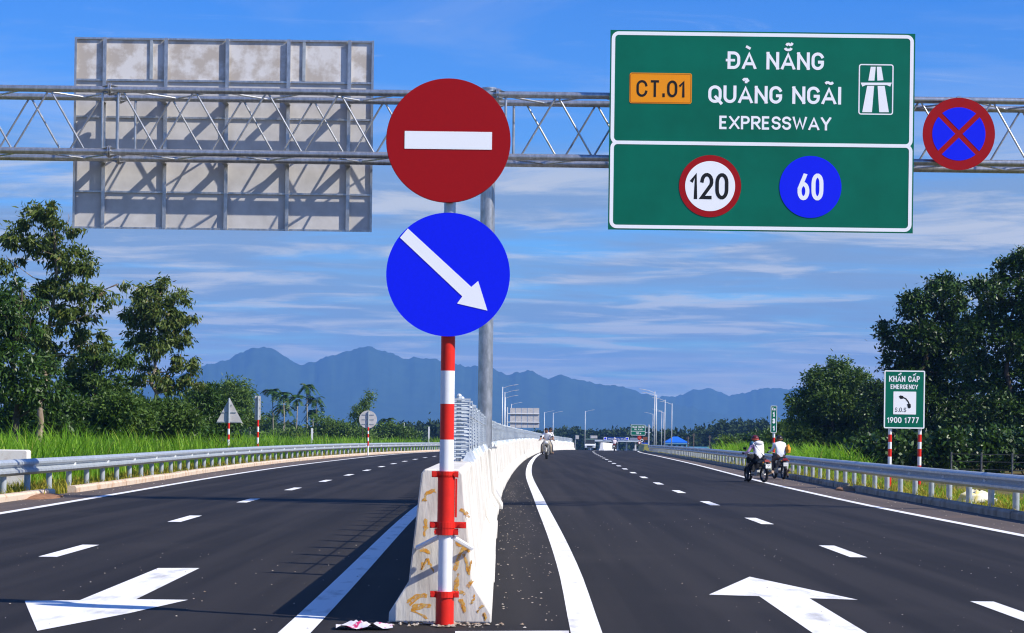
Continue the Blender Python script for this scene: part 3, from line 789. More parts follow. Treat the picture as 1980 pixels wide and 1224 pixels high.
# big sign board seen from behind
BY = GY + YB + .42
pA, pB = P(145.5, 72, BY), P(711, 449, BY)
W_, H_ = pB.x - pA.x + .08, pA.z - pB.z
back = thing('gantry_sign', 'large grey sign board seen from behind, hung on the gantry', 'sign board', (pA.x, BY, pB.z))
def bxp(px): return (px - 142) / (713.5 - 142) * W_
def bzp(py): return H_ - (py - 74) / (447.5 - 74) * H_
cols = [142, 200, 317, 434, 551, 667, 713.5]; rows = [74, 157, 229, 375, 447.5]
for r in range(4):
    for c in range(6):
        q = MB(); q.box(bxp(cols[c]) + .004, bxp(cols[c+1]) - .004, .0, .004, bzp(rows[r+1]) + .004, bzp(rows[r]) - .004)
        q.build('panel', ALUSTAIN if r == 0 else ALU, back)
for c, px in enumerate(cols):
    x = bxp(px); w = .035 if 0 < c < 6 else .022; d = -.055 if 0 < c < 6 else -.04
    x = min(max(x, w), W_ - w); q = MB(); q.box(x - w, x + w, d - .008, d, 0, H_); q.box(x - .006, x + .006, d, -.001, 0.002, H_ - .002); q.build('rib', GALV, back)
for r, py in enumerate(rows):
    z = min(max(bzp(py), .02), H_ - .02)
    for c in range(6):
        q = MB(); x0, x1 = bxp(cols[c]) + .045, bxp(cols[c+1]) - .045; q.box(x0, x1, -.03, -.002, z - .004, z + .004); q.box(x0, x1, -.034, -.03, z - .018, z + .018); q.build('rail', GALV, back)
for px in (288.5, 580):
    q = MB(); x = bxp(px); q.box(x - .03, x + .03, -.03, -.002, bzp(157) + .03, bzp(74) - .03); q.build('rib', GALVPALE, back)
for px in (200, 317, 434, 551, 667):
    q = MB(); x = bxp(px)
    for zz in (ZT, ZB): q.box(x - .05, x + .05, -.36, -.067, zz - pB.z - .05, zz - pB.z + .05)
    q.build('clamp', GALV, back)

# green expressway sign
EY = GY + YF - .30
e0, e1 = P(1174.5, 447.5, EY), P(1771, 62, EY)
ex = P(1178, 250, EY).x; EW = P(1767.5, 250, EY).x - ex; EZ = P(1472, 447.5, EY).z; EH = P(1472, 61.5, EY).z - EZ
exps = thing('expressway_sign', 'large green expressway sign with white lettering and speed limits, hung on the gantry', 'road sign', (ex, EY, EZ))
def gp(px, py): return ((px - (1178 - (py - 250)*.015*0 )) / (1767.5 - 1178) * EW, EH - (py - 61.5) / (447.5 - 61.5) * EH)
# photo pixel -> board (undo the lean and fall of the board in the picture)
def bp_(px, py):
    p = P(px, py, EY); return (p.x - ex, p.z - EZ)
q = MB(); q.box(0, EW, 0, .012, 0, EH); board = q.build('board', SIGNGREEN, exps)
q = MB(); m_ = .025; zd = bp_(1472, 278)[1]
frame_ring(q, m_, EW - m_, zd - .04, EH - m_, .13, .065, -.003); frame_ring(q, m_, EW - m_, m_, zd + .025, .13, .065, -.0045)
q.build('border', SIGNWHITE, exps)
def row(name, s, px0, px1, pytop, pybot, w, mm=SIGNWHITE, parent=exps, track=.10):
    (x0, z1), (x1, z0) = bp_(px0, pytop), bp_(px1, pybot); zm = (bp_((px0+px1)/2, pybot)[1], bp_((px0+px1)/2, pytop)[1])
    for i in range(len(s.split())): q = MB(); text(q, s, (x0+x1)/2, zm[0], zm[1]-zm[0], -.002, w, track=track, total=x1-x0, word=i); q.build(name, mm, parent)
row('lettering', 'ĐÀ NẴNG', 1407, 1593, 100.5, 134.5, .172)
row('lettering', 'QUẢNG NGÃI', 1369, 1627, 166.5, 200.5, .172)
row('lettering', 'EXPRESSWAY', 1391, 1607, 225, 251, .172)
(xa, zb), (xb, zt) = bp_(1217, 199.5), bp_(1338, 142)
q = MB(); q.plate(rrect(xa, xb, zb, zt, .04), -.006, -.001); plate = q.build('route_plate', SIGNORANGE, exps)
q = MB(); frame_ring(q, xa + .012, xb - .012, zb + .012, zt - .012, .035, .012, -.0072); q.build('plate_border', mat('dark_orange', (.5, .14, .003), .5), plate)
q = MB(); (x0, z0), (x1, z1) = bp_(1230, 187.5), bp_(1326, 155.5); text(q, 'CT.01', (x0+x1)/2, (z0 + bp_(1278, 187.5)[1])/2, 32.5/S(EY), -.0076, .14, total=(x1-x0)*.99, track=.13); q.build('lettering', BLACK, plate)
# expressway symbol
q = MB(); (x0, z0), (x1, z1) = bp_(1659.5, 221.5), bp_(1728, 124.5); frame_ring(q, x0, x1, z0, z1, .05, .022, -.003)
def zz3(x, yv): return bp_(1380 + x*380/1980, 60 + yv*210/1094)
for poly in ([(1558, 500), (1619, 500), (1632, 360), (1582, 360)], [(1649, 500), (1710, 496), (1688, 360), (1643, 360)],
             [(1496, 818), (1594, 818), (1616, 553), (1546, 553)], [(1667, 818), (1765, 818), (1722, 553), (1651, 553)],
             [(1480, 520), (1498, 560), (1530, 545), (1745, 545), (1778, 560), (1794, 520)]):
    q.flat([zz3(*p) for p in poly], -.003)
q.build('expressway_symbol', SIGNWHITE, exps)
# speed discs
(cx_, cz_) = bp_(1373, 360); r = 60/S(EY)
q = MB(); q.disc(cx_, cz_, r, -.007, -.001, 72); sl = q.build('maximum_speed_disc', SIGNRED, exps)
q = MB(); q.disc(cx_, cz_, r*.805, -.0092, -.0075, 72); q.build('disc_face', SIGNWHITE, sl)
q = MB(); text(q, '120', cx_ - .01, cz_ - 25.5/S(EY), 51/S(EY), -.0104, .135, track=.075, total=73/S(EY)); q.build('lettering', BLACK, sl)
(cx_, cz_) = bp_(1567, 361.5)
q = MB(); q.disc(cx_, cz_, r, -.007, -.001, 72); ms = q.build('minimum_speed_disc', SIGNBLUE, exps)
q = MB(); text(q, '60', cx_, cz_ - 26/S(EY), 52/S(EY), -.0085, .15, track=.075, total=50/S(EY)); q.build('lettering', SIGNWHITE, ms)
for fx in (.12, .5, .88):
    q = MB(); q.box(EW*fx - .05, EW*fx + .05, .014, .12, .1, EH - .1)
    for zz in (ZT, ZB): q.box(EW*fx - .045, EW*fx + .045, .12, .36, zz - EZ - .05, zz - EZ + .05)
    q.build('rib', GALV, exps)

# no stopping disc
NY = GY + YF - .16
nc = P(1854, 259, NY); nr = 70/S(NY)
nos = thing('no_stopping_sign', 'round blue no-stopping sign with red border and red cross, on the gantry', 'road sign', (nc.x, NY, nc.z))
q = MB(); q.disc(0, 0, nr, 0, .006, 72); q.build('disc', SIGNRED, nos)
q = MB(); ri = nr*.735; hw = nr*.072
for k in range(4):
    a0 = PI/4 + k*PI/2; da = math.asin(hw/ri)
    c0 = hw*math.sqrt(2); am = a0 + PI/4
    pts = [(c0*math.cos(am), c0*math.sin(am))] + [(ri*math.cos(a0 + da + (PI/2 - 2*da)*i/14), ri*math.sin(a0 + da + (PI/2 - 2*da)*i/14)) for i in range(15)]
    q.flat(pts, -.003)
q.build('blue_field', SIGNBLUE, nos)
q = MB(); q.box(-.05, .05, .008, .12, -nr*.8, nr*.8)
for zz in (ZT, ZB): q.box(-.04, .04, .008, .11, zz - nc.z - .05, zz - nc.z + .05)
q.build('bracket', GALV, nos)

# emergency sign
SY = 55.0
s0 = P(1720, 905, SY); s1 = P(1777.5, 905, SY)
em = thing('emergency_sign', 'green emergency telephone sign with white handset panel on two red and white striped posts', 'road sign', ((s0.x+s1.x)/2, SY, 0))
mx_ = (s0.x + s1.x)/2
def ep(px, py): p = P(px, py, SY - .08); return (p.x - mx_, p.z)
for sx, px in ((s0.x - mx_, 1720), (s1.x - mx_, 1777)):
    zs = [0, .06] + [ep(px, v)[1] for v in (900, 883, 868, 854.5, 840, 720)]
    for i in range(len(zs)-1):
        q = MB(); q.tube((sx, 0, zs[i]), (sx, 0, zs[i+1]), .052, n=14); q.build('post', WHITE if i in (0, 2, 4) or i == 6 else REDPAINT, em, smooth=True)
(x0, z0), (x1, z1) = ep(1709.5, 828.5), ep(1788.5, 716.5); x0 = ep(1709, 770)[0]; x1 = ep(1788.5, 770)[0]
q = MB(); q.plate(rrect(x0, x1, z0, z1, .04), -.085, -.07); eb = q.build('board', SIGNGREEN, em)
q = MB(); frame_ring(q, x0 + .006, x1 - .006, z0 + .006, z1 - .006, .04, .034, -.088); q.build('border', SIGNWHITE, eb)
def erow(s, px0, px1, pt, pb, w, mm=SIGNWHITE, yo=-.089, track=.09):
    xa, xb = ep(px0, (pt+pb)/2)[0], ep(px1, (pt+pb)/2)[0]; za, zb = ep((px0+px1)/2, pb)[1], ep((px0+px1)/2, pt)[1]
    q = MB(); text(q, s, (xa+xb)/2, za, zb-za, yo, w, total=xb-xa, track=track); q.build('lettering', mm, eb)
erow('KHẨN CẤP', 1719, 1778.5, 727, 738.5, .17); erow('EMERGENCY', 1722, 1775, 743.5, 752.5, .165); erow('1900 1777', 1715.5, 1776.5, 806.5, 818, .17)
(x2, z2), (x3, z3) = ep(1727, 801), ep(1771.5, 757.5)
q = MB(); q.plate(rrect(x2, x3, z2, z3, .012), -.092, -.086); q.build('white_panel', SIGNWHITE, eb)
erow('S.O.S', 1730.5, 1752, 788, 796.5, .11, BLACK, -.0945, .16)
def hp(zx, zy): return ep(1560 + zx*.27778, 700 + zy*.27778)
q = MB()
ribbon(q, [hp(660, 243), hp(688, 255), hp(706, 278), hp(714, 300)], .036, -.0945); q.flat([hp(640, 240), hp(650, 232), hp(672, 236), hp(668, 256), hp(650, 256)], -.0951)
q.flat([hp(697, 293), hp(722, 291), hp(724, 316), hp(716, 323), hp(704, 320)], -.0957)
q.build('handset', BLACK, eb)
q = MB()
for zz in (z0 + .25, z1 - .25): q.box(x0 + .08, x1 - .08, -.068, -.05, zz - .03, zz + .03)
q.build('bracket', GALV, em)

# kilometre sign
KY = 80.0
k0 = P(1496, 862, KY)
km = thing('kilometre_sign', 'narrow green kilometre 131 sign on a striped post behind the stopped riders', 'road sign', (k0.x, KY, 0))
def kp(px, py): p = P(px, py, KY); return (p.x - k0.x, p.z)
zs = [0, .35, kp(1496, 864)[1], kp(1496, 856)[1], kp(1496, 846)[1], kp(1496, 830)[1]]
for i in range(len(zs)-1):
    q = MB(); q.tube((0, 0, zs[i]), (0, 0, zs[i+1]), .05, n=12); q.build('post', REDPAINT if i in (1, 3) else WHITE, km, smooth=True)
(x0, z0), (x1, z1) = kp(1489.3, 836.5), kp(1502.3, 784.5)
q = MB(); q.plate(rrect(x0, x1, z0, z1, .03), -.066, -.054); kb = q.build('board', SIGNGREEN, km)
q = MB(); frame_ring(q, x0+.004, x1-.004, z0+.004, z1-.004, .03, .018, -.069); q.build('border', SIGNWHITE, kb)
for s, pt, pb, hw in (('Km', 788, 793.5, 3.2), ('1', 795.5, 806, 1.9), ('3', 809, 819, 2.6), ('1', 822.5, 832.5, 1.9)):
    q = MB(); text(q, s, kp(1495.8, pb)[0], kp(1495.8, pb)[1], (pb-pt)/S(KY), -.071, .25 if len(s) == 1 else .16, total=2*hw/S(KY)); q.build('lettering', SIGNWHITE, kb)

# signs across the left verge, seen from behind
def back_post(px, pybase, Y, top_py, bands, label, name):
    b = P(px, pybase, Y); o = thing(name, label, 'road sign', (b.x, Y, zg(Y)))
    def lp(ax, ay): p = P(ax, ay, Y); return (p.x - b.x, p.z - zg(Y))
    zs = [0] + [lp(px, v)[1] for v in bands]
    for i in range(len(zs)-1):
        q = MB(); q.tube((0, 0, zs[i]), (0, 0, zs[i+1]), .05, n=10); q.build('post', REDPAINT if i % 2 else WHITE, o, smooth=True)
    q = MB(); q.tube((0, 0, zs[-1]), (0, 0, lp(px, top_py)[1]), .045, n=10); q.build('post', GALVPALE, o, smooth=True)
    return o, lp
o, lp = back_post(441.5, 876, 84, 770, (872, 862, 850, 840, 829, 818), 'triangular warning sign seen from behind, on a striped post above the guardrail', 'warning_sign')
pts = [lp(417.5, 818), lp(469, 818), lp(443.5, 769)]
q = MB(); q.plate(pts, .052, .058); q.build('board', ALU, o)
q = MB()
for py, hw in ((783, 6), (797, 14), (816, 23)):
    xc, z = lp(442.5, py); q.box(xc - hw/S(84), xc + hw/S(84), .03, .05, z - .02, z + .02)
q.build('bracket', GALVPALE, o)
o, lp = back_post(498, 872, 90, 766, (868, 858, 846, 835, 825, 812), 'narrow upright sign seen from behind, on a striped post beside the areca palms', 'kilometre_sign')
(x0, z0), (x1, z1) = lp(492, 811.5), lp(504, 765.5)
q = MB(); q.box(x0, x1, .052, .06, z0, z1); q.build('board', ALU, o)
q = MB()
for py in (772, 788, 804): z = lp(498, py)[1]; q.box(x0 + .02, x1 - .02, .03, .05, z - .02, z + .02)
q.build('bracket', GALVPALE, o)
o, lp = back_post(711.5, 868, 125, 795, (862, 853, 846, 839, 833, 826), 'round sign seen from behind, on a striped post where the guardrail bends', 'prohibition_sign')
xc, z = lp(711.5, 811); q = MB(); q.disc(xc, z, 17.3/S(125), .052, .06, 40); q.build('board', ALU, o)
q = MB()
for dz in (-.3, 0, .3): q.box(xc - .38, xc + .38, .03, .05, z + dz - .02, z + dz + .02)
q.build('bracket', GALVPALE, o)
#PART2
# ================================================================== VEGETATION
LEAF_EUC = leaf_mat('eucalyptus_leaf', (.045, .080, .010), (.150, .205, .034), .34, .5, .35, dry=(.18, .13, .03))
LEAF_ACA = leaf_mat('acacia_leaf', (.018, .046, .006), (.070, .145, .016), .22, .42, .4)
LEAF_SHADED = leaf_mat('shade_darkened_acacia_leaf', (.008, .022, .003), (.058, .125, .012), .15, .42, .4)  # acacia leaf darkened: shade of the right-hand trees is put into the colour
LEAF_BUSH = leaf_mat('bush_leaf', (.036, .080, .010), (.110, .190, .026), .3, .5, .3)
LEAF_LIGHT = leaf_mat('light_green_leaf', (.06, .12, .018), (.15, .24, .04), .35, .5, .3)
LEAF_PALM = leaf_mat('palm_leaflet', (.014, .045, .004), (.065, .135, .012), .25, .4, .4, dry=(.15, .12, .03))
LEAF_FAR = leaf_mat('distant_leaf', (.022, .042, .016), (.045, .075, .026), .2, .7, .1)
GRASS_TALL = leaf_mat('tall_grass_blade', (.10, .27, .008), (.28, .50, .03), .48, .5, .25, dry=(.45, .46, .09))
GRASS_LOW = leaf_mat('verge_grass_blade', (.16, .21, .015), (.50, .40, .05), .35, .7, .15, dry=(.58, .33, .08))
BARK_PALE = mat('pale_bark', (.42, .35, .27), .85, spec=.15, col2=(.20, .14, .09), nscale=3.0, stretch=(1, 1, .3), lo=.4, hi=.62)
BARK_DARK = mat('dark_bark', (.10, .08, .06), .9, spec=.1, noise=.5, nscale=4)
PALMBARK = mat('areca_stem', (.30, .28, .22), .85, spec=.15, noise=.4, nscale=3)

def unit(v): return v / np.maximum(np.linalg.norm(v, axis=-1, keepdims=True), 1e-9)
def leaf_quads(pos, d, L, W, rng):
    n = len(pos); side = unit(np.cross(d, rng.standard_normal((n, 3))))
    nrm = np.cross(d, side)
    L = L[:, None]; W = W[:, None]
    a = pos; b = pos + d*L*.45 + side*W*.5 + nrm*L*.06; c = pos + d*L; e = pos + d*L*.45 - side*W*.5 + nrm*L*.06
    return np.stack([a, b, c, e], 1)
def crown_points(clumps, n, rng, sub=26, spread=.30, shell=.62):
    """leaf positions gathered into small sprays that fill each ellipsoid unevenly"""
    C = np.array([c[:3] for c in clumps]); R = np.array([c[3:6] for c in clumps])
    vol = (R.prod(1)) ** .72; vol /= vol.sum()
    ns = max(4, n // sub); pick = rng.choice(len(C), ns, p=vol)
    dirs = unit(rng.standard_normal((ns, 3))); rad = rng.uniform(0, 1, ns) ** (1 / 3); rad = np.where(rng.uniform(size=ns) < shell, np.maximum(rad, .72), rad)
    ctr = C[pick] + dirs*rad[:, None]*R[pick]
    size = spread * (.55 + rng.uniform(0, 1, ns))
    idx = np.repeat(np.arange(ns), sub)
    off = rng.standard_normal((len(idx), 3)) * np.array([1, 1, .75])
    pos = ctr[idx] + off * size[idx][:, None] * .55
    return pos, dirs[idx], ctr
def crown(parent, clumps, n, m, rng, L=.2, W=.07, droop=.7, sub=26, spread=.3, shell=.62, name='crown'):
    pos, out, ctr = crown_points(clumps, n, rng, sub, spread, shell)
    d = unit(rng.standard_normal((len(pos), 3)) * .75 + out*.5 + np.array([0, 0, -droop]))
    ll = L * rng.uniform(.6, 1.3, len(pos)); ww = W * rng.uniform(.7, 1.3, len(pos))
    return quads_mesh(name, leaf_quads(pos, d, ll, ww, rng), 4, m, parent), ctr
def trunk(parent, base, spine, clumps, r0, m, rng, nlimb=14):
    q = MB(); pts = [Vector(base)] + [Vector(p) for p in spine]; k = len(pts)
    rad = [r0 * (1 - .8*i/(k-1)) for i in range(k)]
    rad[0] *= 1.25
    # smooth wobble between the given points
    fine, fr = [], []
    for i in range(k-1):
        for t in (0, .33, .66):
            p = pts[i].lerp(pts[i+1], t); w = .06 if (i or t) else 0
            fine.append(p + Vector((rng.normal()*w, rng.normal()*w, 0))); fr.append(rad[i]*(1-t) + rad[i+1]*t)
    fine.append(pts[-1]); fr.append(rad[-1]); q.path(fine, fr, 8)
    for c in clumps[:nlimb]:
        C = Vector(c[:3]); best = min(range(len(fine)), key=lambda i: (fine[i] - C).length + max(0, fine[i].z - C.z + .4)*3)
        A = fine[best]; mid = A.lerp(C, .5) + Vector((rng.normal()*.1, rng.normal()*.1, -.12 * (C-A).length)); rr = max(.016, fr[best]*.45)
        q.path([A, mid, C], [rr, rr*.7, rr*.3], 5)
        for _ in range(3):
            e = C + Vector([rng.normal()*c[3+j]*.6 for j in range(3)]); q.path([mid.lerp(C, .6), C.lerp(e, .6), e], [rr*.45, rr*.3, .008], 4)
    return q.build('trunk', m, parent, smooth='all')
def tree(name, label, cat, basepx, Y, spine, blobs, n, lm, bm, seed, r0=.12, L=.2, W=.07, droop=.7, depth=.9, sub=26, spread=.3, shell=.62, nlimb=14, group=None, base_z=None):
    """spine and blobs are traced on the photo as (px, py[, rx, ry]) at distance Y; blobs get their own depth"""
    rng = np.random.default_rng(seed); z0 = zg(Y) if base_z is None else base_z
    b = P(basepx, 850, Y); o = thing(name, label, cat, (b.x, Y, z0 - .05), group=group); off = Vector((b.x, Y, z0 - .05))
    dep = 0; sp = []
    for p in spine:
        dep += rng.normal()*.15; v = P(p[0], p[1], Y) - off; v.y = dep; sp.append(v)
    cl = []
    for p in blobs:
        v = P(p[0], p[1], Y) - off; rx, rz = .9*p[2]/S(Y), .9*p[3]/S(Y); dz = rng.uniform(-1, 1) * depth * max(rx, .6) * 1.2 if len(p) < 5 else p[4]
        cl.append((v.x, dz, v.z, rx, max(rx, rz)*.9, rz))
    trunk(o, (0, 0, 0), sp, cl, r0, bm, rng, nlimb)
    crown(o, cl, n, lm, rng, L, W, droop, sub, spread, shell)
    return o

# eucalyptus and acacias on the left
tree('eucalyptus_tree', 'tallest pale-trunked eucalyptus at the left, its open crown rising beside the sign back', 'tree', 74, 72,
     [(78, 770), (86, 690), (100, 600), (108, 520), (104, 440), (98, 405)],
     [(55, 415, 40, 22), (95, 412, 30, 20), (30, 455, 34, 28), (138, 432, 28, 24), (80, 470, 46, 26), (128, 500, 42, 30), (22, 505, 26, 34), (92, 540, 40, 28), (172, 512, 17, 17),
      (58, 570, 44, 30), (150, 560, 34, 24), (138, 612, 52, 32), (60, 640, 55, 36), (204, 566, 36, 20), (226, 548, 16, 14), (185, 600, 30, 22), (30, 600, 28, 34), (95, 690, 60, 34), (168, 655, 42, 24)],
     10500, LEAF_EUC, BARK_PALE, 1, r0=.115, L=.25, W=.08, droop=1.1, spread=.235, sub=60, nlimb=19, depth=.7)
tree('eucalyptus_tree', 'bushy eucalyptus with a white forked trunk, standing alone between the tall tree and the palms', 'tree', 299, 86,
     [(298, 760), (297, 700), (290, 655), (300, 610), (318, 560)],
     [(316, 552, 32, 20), (345, 578, 24, 28), (284, 580, 30, 24), (318, 612, 46, 32), (262, 610, 26, 24), (350, 645, 20, 34), (305, 668, 44, 30), (270, 650, 26, 28), (352, 705, 26, 32), (332, 745, 34, 22), (270, 720, 26, 22), (243, 612, 14, 16), (365, 610, 10, 12), (378, 735, 16, 20), (300, 720, 24, 20)],
     9500, LEAF_EUC, BARK_PALE, 2, r0=.11, L=.25, W=.08, droop=1.1, spread=.235, sub=60, nlimb=15, depth=.7)
tree('acacia_tree', 'dense dark acacia at the photo\'s left edge, before the tall eucalyptus', 'tree', 30, 66,
     [(28, 760), (20, 690), (34, 620), (44, 560)],
     [(10, 600, 40, 36), (45, 640, 40, 36), (-10, 660, 44, 46), (30, 700, 50, 36), (75, 715, 40, 34), (-5, 740, 46, 40), (50, 760, 50, 36), (100, 760, 34, 34), (-30, 580, 34, 40), (20, 555, 24, 20), (62, 590, 22, 20)],
     9500, LEAF_ACA, BARK_DARK, 3, r0=.12, L=.22, W=.07, droop=.8, spread=.26, sub=40, nlimb=11)
tree('acacia_tree', 'slender acacia with arching sprays between the two eucalyptus trees', 'tree', 190, 76,
     [(186, 790), (182, 740), (192, 690), (205, 660)],
     [(190, 680, 30, 24), (232, 690, 26, 20), (165, 700, 30, 28), (215, 735, 30, 26), (180, 755, 40, 30), (250, 700, 14, 16), (140, 730, 34, 28), (235, 770, 30, 26), (160, 790, 40, 26)],
     9000, LEAF_BUSH, BARK_DARK, 4, r0=.08, L=.22, W=.07, droop=.8, spread=.25, sub=40, nlimb=9)
BUSHES = [('dense dark bush at the foot of the tall eucalyptus', 110, 74, [(70, 800, 50, 34), (110, 785, 44, 30), (150, 800, 40, 30), (40, 815, 40, 26), (120, 825, 60, 22)], LEAF_ACA),
          ('leafy green bush under the slender acacia', 215, 74, [(195, 800, 40, 28), (235, 790, 34, 26), (220, 822, 50, 22), (262, 810, 30, 26), (180, 825, 40, 20)], LEAF_BUSH),
          ('round bush at the foot of the lone bushy eucalyptus', 310, 80, [(290, 800, 34, 22), (330, 796, 36, 24), (360, 810, 32, 22), (300, 822, 50, 20), (265, 790, 20, 18)], LEAF_BUSH),
          ('tall dark bush behind the triangular sign', 395, 97, [(385, 775, 24, 32), (410, 765, 20, 22), (375, 808, 30, 24), (420, 800, 28, 28), (400, 825, 44, 18), (445, 812, 26, 24)], LEAF_ACA)]
for i, (lb, bpx, Y, blobs, lm) in enumerate(BUSHES):
    tree('bush', lb, 'bush', bpx, Y, [(bpx, 830), (bpx + 2, 800)], blobs, 13000, lm, BARK_DARK, 20 + i, r0=.05, L=.19, W=.075, droop=.2, spread=.3, nlimb=5)
tree('bamboo_clump', 'feathery light green bamboo behind the triangular sign', 'bamboo', 455, 150, [(455, 790), (452, 745)],
     [(440, 755, 20, 16), (462, 748, 18, 12), (450, 775, 26, 16), (475, 770, 14, 18), (430, 780, 16, 16), (455, 800, 30, 20), (480, 805, 18, 20)], 9000, LEAF_LIGHT, BARK_DARK, 31, r0=.08, L=.34, W=.08, droop=.5, spread=.5, nlimb=6)
tree('bamboo_clump', 'wispy bamboo with thin arching tips behind the round sign', 'bamboo', 700, 210, [(700, 820), (712, 770), (716, 752)],
     [(695, 795, 12, 9), (703, 785, 10, 7), (690, 806, 12, 12), (714, 765, 5, 10), (709, 776, 6, 6)], 1600, LEAF_LIGHT, BARK_DARK, 32, r0=.06, L=.4, W=.09, droop=.4, spread=.45, nlimb=5)
tree('bush', 'low sunlit thicket between the areca palms and the round sign', 'bush', 660, 230, [(660, 850), (660, 835)],
     [(640, 828, 26, 16), (625, 812, 16, 12), (670, 834, 26, 14), (690, 838, 24, 12), (650, 846, 40, 12), (610, 840, 24, 18), (590, 848, 26, 14), (560, 846, 30, 16), (530, 850, 26, 14), (700, 848, 30, 10)], 15000, LEAF_LIGHT, BARK_DARK, 33, r0=.08, L=.42, W=.17, droop=.2, spread=.6, nlimb=8)
tree('bush', 'darker thicket beside the low lone palm, right of the round sign', 'bush', 755, 260, [(755, 850), (755, 835)],
     [(730, 838, 22, 14), (755, 832, 20, 12), (775, 838, 20, 12), (740, 848, 34, 10), (790, 842, 18, 12), (770, 850, 30, 8)], 8000, LEAF_BUSH, BARK_DARK, 34, r0=.08, L=.45, W=.18, droop=.2, spread=.6, nlimb=6)
tree('bush', 'bushes filling the ground under the areca palms', 'bush', 560, 300, [(560, 840), (560, 815)],
     [(500, 838, 24, 18), (520, 830, 18, 18), (548, 838, 26, 16), (575, 842, 22, 14), (600, 845, 20, 12), (525, 812, 12, 14), (580, 848, 40, 10)], 12000, LEAF_ACA, BARK_DARK, 35, r0=.08, L=.45, W=.18, droop=.3, spread=.6, nlimb=8)

# dense acacias on the right
R1 = [(1832, 548, 40, 18), (1768, 590, 34, 30), (1830, 580, 46, 30), (1722, 640, 26, 28), (1775, 650, 48, 34), (1840, 640, 50, 40), (1735, 690, 34, 34), (1800, 710, 60, 44), (1745, 750, 36, 40), (1860, 700, 46, 40), (1790, 780, 60, 44), (1730, 810, 34, 40), (1850, 780, 50, 46), (1790, 845, 60, 36), (1850, 850, 50, 36), (1715, 855, 30, 30)]
R2 = [(1905, 560, 40, 26), (1960, 520, 30, 24), (1985, 500, 26, 22), (1935, 600, 44, 34), (1990, 570, 40, 40), (1890, 640, 40, 36), (1960, 660, 50, 44), (2010, 640, 50, 60), (1900, 720, 46, 46), (1970, 740, 60, 50), (1920, 800, 60, 46), (1990, 820, 60, 50), (1890, 850, 50, 36), (1960, 870, 60, 30), (2040, 540, 40, 50), (2050, 720, 50, 80)]
tree('acacia_tree', 'broad dark acacia rising just behind the emergency sign', 'tree', 1790, 104, [(1785, 800), (1780, 720), (1800, 640), (1830, 570)], R1, 46000, LEAF_SHADED, BARK_DARK, 41, r0=.2, L=.25, W=.10, droop=.25, spread=.30, sub=34, depth=.9, shell=.7)
tree('acacia_tree', 'tallest dark acacia at the photo\'s right edge, behind the guardrail', 'tree', 1955, 98, [(1950, 800), (1945, 720), (1955, 620), (1975, 530)], R2, 46000, LEAF_SHADED, BARK_DARK, 42, r0=.2, L=.25, W=.10, droop=.25, spread=.30, sub=34, depth=.9, shell=.7)
R3 = [(1622, 706, 20, 16), (1590, 735, 34, 24), (1645, 738, 32, 26), (1560, 775, 26, 24), (1608, 778, 46, 32), (1660, 785, 34, 36), (1545, 808, 26, 24), (1600, 825, 56, 34), (1665, 830, 40, 36), (1552, 845, 34, 26), (1640, 860, 50, 24), (1533, 778, 12, 10)]
tree('acacia_tree', 'rounded acacia between the kilometre sign and the emergency sign', 'tree', 1612, 132, [(1612, 840), (1606, 790), (1618, 730)], R3, 34000, LEAF_BUSH, BARK_DARK, 43, r0=.15, L=.27, W=.10, droop=.25, spread=.4, shell=.68)
tree('acacia_tree', 'shaded acacia filling the gap behind the emergency sign posts', 'tree', 1700, 128, [(1700, 840), (1698, 780)], [(1690, 760, 26, 24), (1705, 800, 34, 34), (1690, 850, 40, 30), (1740, 830, 40, 40), (1675, 800, 20, 26)], 16000, LEAF_SHADED, BARK_DARK, 44, r0=.12, L=.26, W=.095, droop=.25, spread=.4)
tree('bush', 'light green bush behind the kilometre sign', 'bush', 1530, 150, [(1530, 850), (1530, 835)], [(1520, 832, 20, 18), (1545, 838, 22, 18), (1508, 848, 20, 14), (1530, 855, 34, 14), (1500, 835, 10, 12)], 9000, LEAF_LIGHT, BARK_DARK, 45, r0=.06, L=.3, W=.11, droop=.25, spread=.42, nlimb=5)
tree('bush', 'small bright bush beyond the guardrail, between the stopped riders and the blue house', 'bush', 1412, 190, [(1412, 865), (1412, 850)], [(1408, 856, 14, 9), (1420, 862, 14, 8), (1398, 864, 10, 6)], 3000, LEAF_LIGHT, BARK_DARK, 46, r0=.05, L=.34, W=.13, droop=.2, spread=.45, nlimb=3)
tree('bush', 'dark hedge-like bush beyond the guardrail, behind the stopped riders', 'bush', 1465, 200, [(1465, 865), (1465, 845)], [(1440, 856, 16, 12), (1465, 850, 18, 14), (1488, 852, 16, 14), (1450, 866, 26, 8), (1480, 866, 26, 8)], 7000, LEAF_ACA, BARK_DARK, 47, r0=.06, L=.36, W=.14, droop=.2, spread=.5, nlimb=5)

